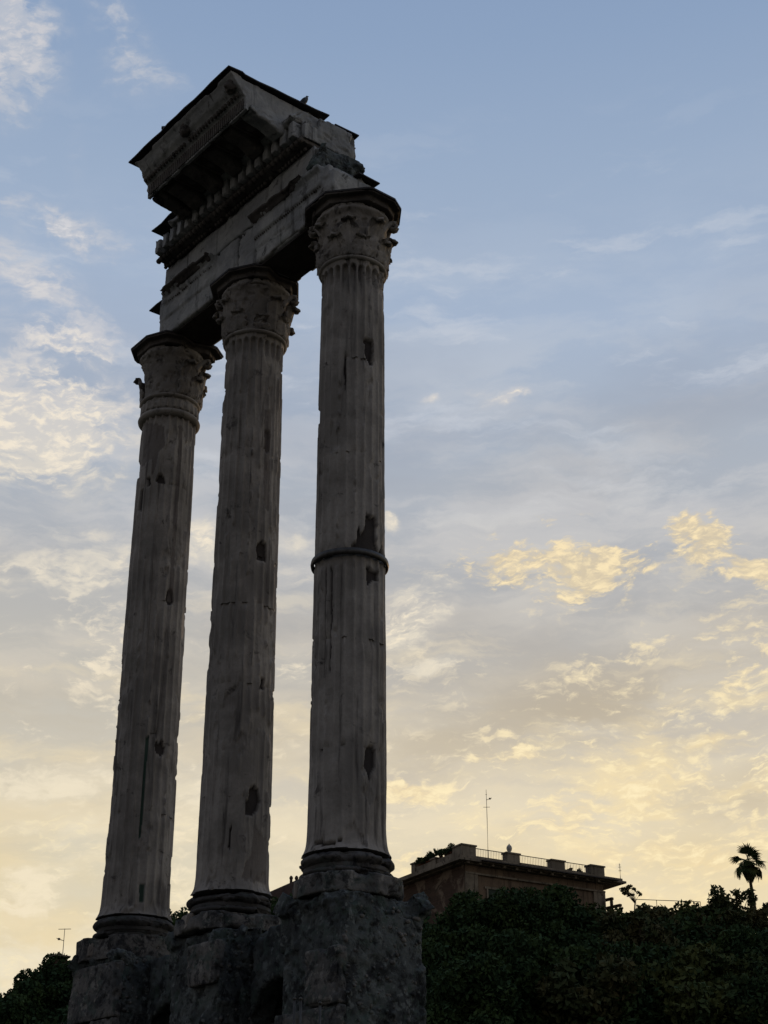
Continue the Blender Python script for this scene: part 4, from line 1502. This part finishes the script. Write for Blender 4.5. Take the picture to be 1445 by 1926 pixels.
potted('potted_shrub', 'largest leafy shrub against the corner pillar of the terrace', .7, 1.5, 8.43, .42, 900, L_DARK, 1)
potted('potted_shrub', 'second leafy shrub from the corner pillar of the terrace', .75, 2.2, 8.43, .36, 800, L_MID, 2)
potted('agave', 'spiky agave in the middle of the end-wall parapet, nearer the corner', .7, 3.4, 8.53, .42, 0, L_DARK, 3, True, 'agave')
potted('agave', 'spiky agave in the middle of the end-wall parapet, farther from the corner', .7, 4.1, 8.5, .40, 0, L_DARK, 4, True, 'agave')
potted('potted_shrub', 'low shrub beside the leftmost small pillar of the terrace', .7, 4.9, 8.43, .30, 500, L_OLIVE, 5)
potted('potted_shrub', 'shrub hanging over the leftmost end of the parapet', .6, 5.4, 8.43, .30, 500, L_DARK, 6)
potted('potted_shrub', 'low plants beside the last terrace pillar on the right', 9.9, .6, 8.43, .24, 400, L_DARK, 7)
potted('potted_shrub', 'low plants under the railing before the last terrace pillar', 9.1, .6, 8.43, .22, 400, L_MID, 8)
potted('potted_shrub', 'shrub bulging over the parapet beside the spiky agaves', .5, 2.8, 8.43, .40, 800, L_DARK, 11)
potted('potted_shrub', 'leafy shrub at the small middle pillar of the end-wall parapet', .5, 4.5, 8.40, .34, 700, L_MID, 12)
potted('potted_shrub', 'trailing shrub between the two agaves on the terrace edge', .35, 3.75, 8.30, .32, 700, L_DARK, 13)
potted('potted_shrub', 'dense shrub half way along the left part of the parapet', .35, 5.15, 8.25, .36, 800, L_DARK, 14)
potted('potted_conifer', 'little dark clipped conifer behind the shrubs by the corner pillar', 1.0, 1.9, 8.75, .2, 260, L_DARK, 9)

# garden handrail and pergola beams
hr = thing('garden_handrail', 'thin garden handrail running right from the small tree beside the villa', 'railing', (-44.75, 57.7, hill(-44.75, 57.7)))
h0 = hill(-44.75, 57.7)
a = Vector((0, 0, 14.6 - h0))
b = Vector((5.4, -.3, 13.5 - h0))
MB().tube([a, b], .022, 5).build('rail', M_IRON, hr)
for i in range(4):
    p = a.lerp(b, i / 3)
    MB().tube([(p.x, p.y, 0), tuple(p)], .02, 5).build('post', M_IRON, hr)
pg = thing('pergola', 'short wooden pergola beams sticking out right of the villa wall', 'pergola', vloc(11.6, 1.2, 0))
for i, (z, L) in enumerate(((6.9, 1.5), (6.35, 2.2))):
    MB().box(0, L, -.1, .1, z, z + .16).build('beam', M_BARK, pg)
MB().box(1.3, 1.45, -.08, .08, 0, 6.895).build('post', M_BARK, pg)

# low house with hip roof and two chimney pots seen between the columns
lx, ly = -53.2, 36.6
lh = thing('low_tiled_house', 'low house with dark sloping roof and two chimney pots between middle and nearest columns', 'house', (lx, ly, hill(lx, ly)), radians(50))
zb = 14.65 - hill(lx, ly)
MB().box(-2.2, 2.2, .2, 4, 0, zb - 1.9).build('wall', M_WALL, lh)
mb = MB()
mb.add([(-2.6, -.2, zb - 1.9), (2.6, -.2, zb - 1.9), (2.6, 4.4, zb - 1.9), (-2.6, 4.4, zb - 1.9), (.9, 1.2, zb), (2.4, 1.2, zb + .1), (2.4, 3.2, zb + .1), (.9, 3.2, zb)],
       [(3, 2, 1, 0), (0, 1, 5, 4), (1, 2, 6, 5), (2, 3, 7, 6), (3, 0, 4, 7), (4, 5, 6, 7)])
roof = mb.build('roof', plain('roof tiles', lin('#4c3a30'), .9, 0, .5, 5), lh)
for i, x in enumerate((.30, .62)):
    MB().lathe([(.09, zb - .55), (.08, zb - .05), (.11, zb), (.11, zb + .08), (.05, zb + .18)], 8).build('chimney_pot', M_WALL, roof, True).location = (x, 1.4, 0)

# chimney block among the trees at lower left and a coping fragment
ch = thing('brick_chimney', 'squat brick chimney with a flat raised cap under the left aerial', 'chimney', (-49.06, 20.2, hill(-49.06, 20.2)))
hc = 7.2 - hill(-49.06, 20.2)
MB().box(-.32, .32, -.32, .32, 0, hc).build('stack', M_WALL, ch)
for sx in (-.27, .27):
    for sy in (-.27, .27):
        MB().box(sx - .04, sx + .04, sy - .04, sy + .04, hc, hc + .14).build('cap_post', M_WALL, ch)
MB().box(-.42, .42, -.42, .42, hc + .143, hc + .21).build('cap', M_TRIM, ch)
gw = thing('garden_wall', 'reddish garden wall end running off the left picture edge', 'wall', (-44.6, 11.0, hill(-44.6, 11.0)), radians(30))
hw = 3.55 - hill(-44.6, 11.0) + 1.0
MB().box(-3.2, 1.9, -.2, .2, 0, hw).build('wall', M_WALL, gw)
MB().box(-3.3, 2.0, -.3, .3, hw + .003, hw + .14).build('coping', M_TRIM, gw)

# ------------------------------------------------------------------ small things near the temple
def pigeon(loc, rz, label):
    t = thing('pigeon', label, 'bird', loc, rz, 'pigeons on the cornice')
    mb = MB()
    M = Matrix.Rotation(radians(-35), 3, 'Y')
    mb.ball((0, 0, .11), (.12, .062, .065), 10, 7, M)
    mb.ball((.075, 0, .205), (.035, .03, .035), 8, 5)
    mb.tube([(.06, 0, .15), (.075, 0, .20)], [.045, .03], 8)
    mb.tube([(-.06, 0, .07), (-.17, 0, .01)], [.04, .022], 6)
    mb.build('body', plain('grey feathers', lin('#77808c')), t, True)
    MB().tube([(.105, 0, .205), (.135, 0, .195)], [.009, .003], 5).build('beak', M_LEAD, t)
    for s in (-1, 1):
        MB().ball((-.02, s * .05, .11), (.11, .018, .05), 8, 5, M).build('wing', plain('wing feathers', lin('#555c66')), t, True)
        MB().tube([(.01, s * .025, .07), (.015, s * .025, 0)], .007, 4).build('leg', M_LEAD, t)
    return t


pigeon((-4.05, -2.56, 17.505), 2.6, 'pigeon perched on the front edge of the cornice')
pigeon((-1.20, -.55, 17.51), .3, 'pigeon perched on the end edge of the cornice, seen as a speck')


def pole(x, z, label):
    t = thing('steel_pole', label, 'pole', (x, -1.6, -GZ), 0, 'thin steel poles before the nearest pier')
    MB().tube([(0, 0, 0), (0, 0, GZ + z)], .022, 6).build('shaft', M_IRON, t, True)
    MB().lathe([(.03, GZ + z), (.03, GZ + z + .03), (.01, GZ + z + .05)], 8).build('cap', M_IRON, t, True)
    MB().box(-.08, .08, -.08, .08, 0, .03).build('base_plate', M_IRON, t)


pole(.73, -2.8, 'thin steel pole at the left of the three in front of the nearest pier')
pole(.90, -2.82, 'thin steel pole in the middle of the three in front of the nearest pier')
pole(1.42, -2.95, 'thin steel pole at the right of the three in front of the nearest pier')

# the temple stands on the ground: lift everything built from the column feet
for o in list(SC.objects):
    if o.parent is None and o.type not in ('CAMERA', 'LIGHT'):
        o.location.z += GZ
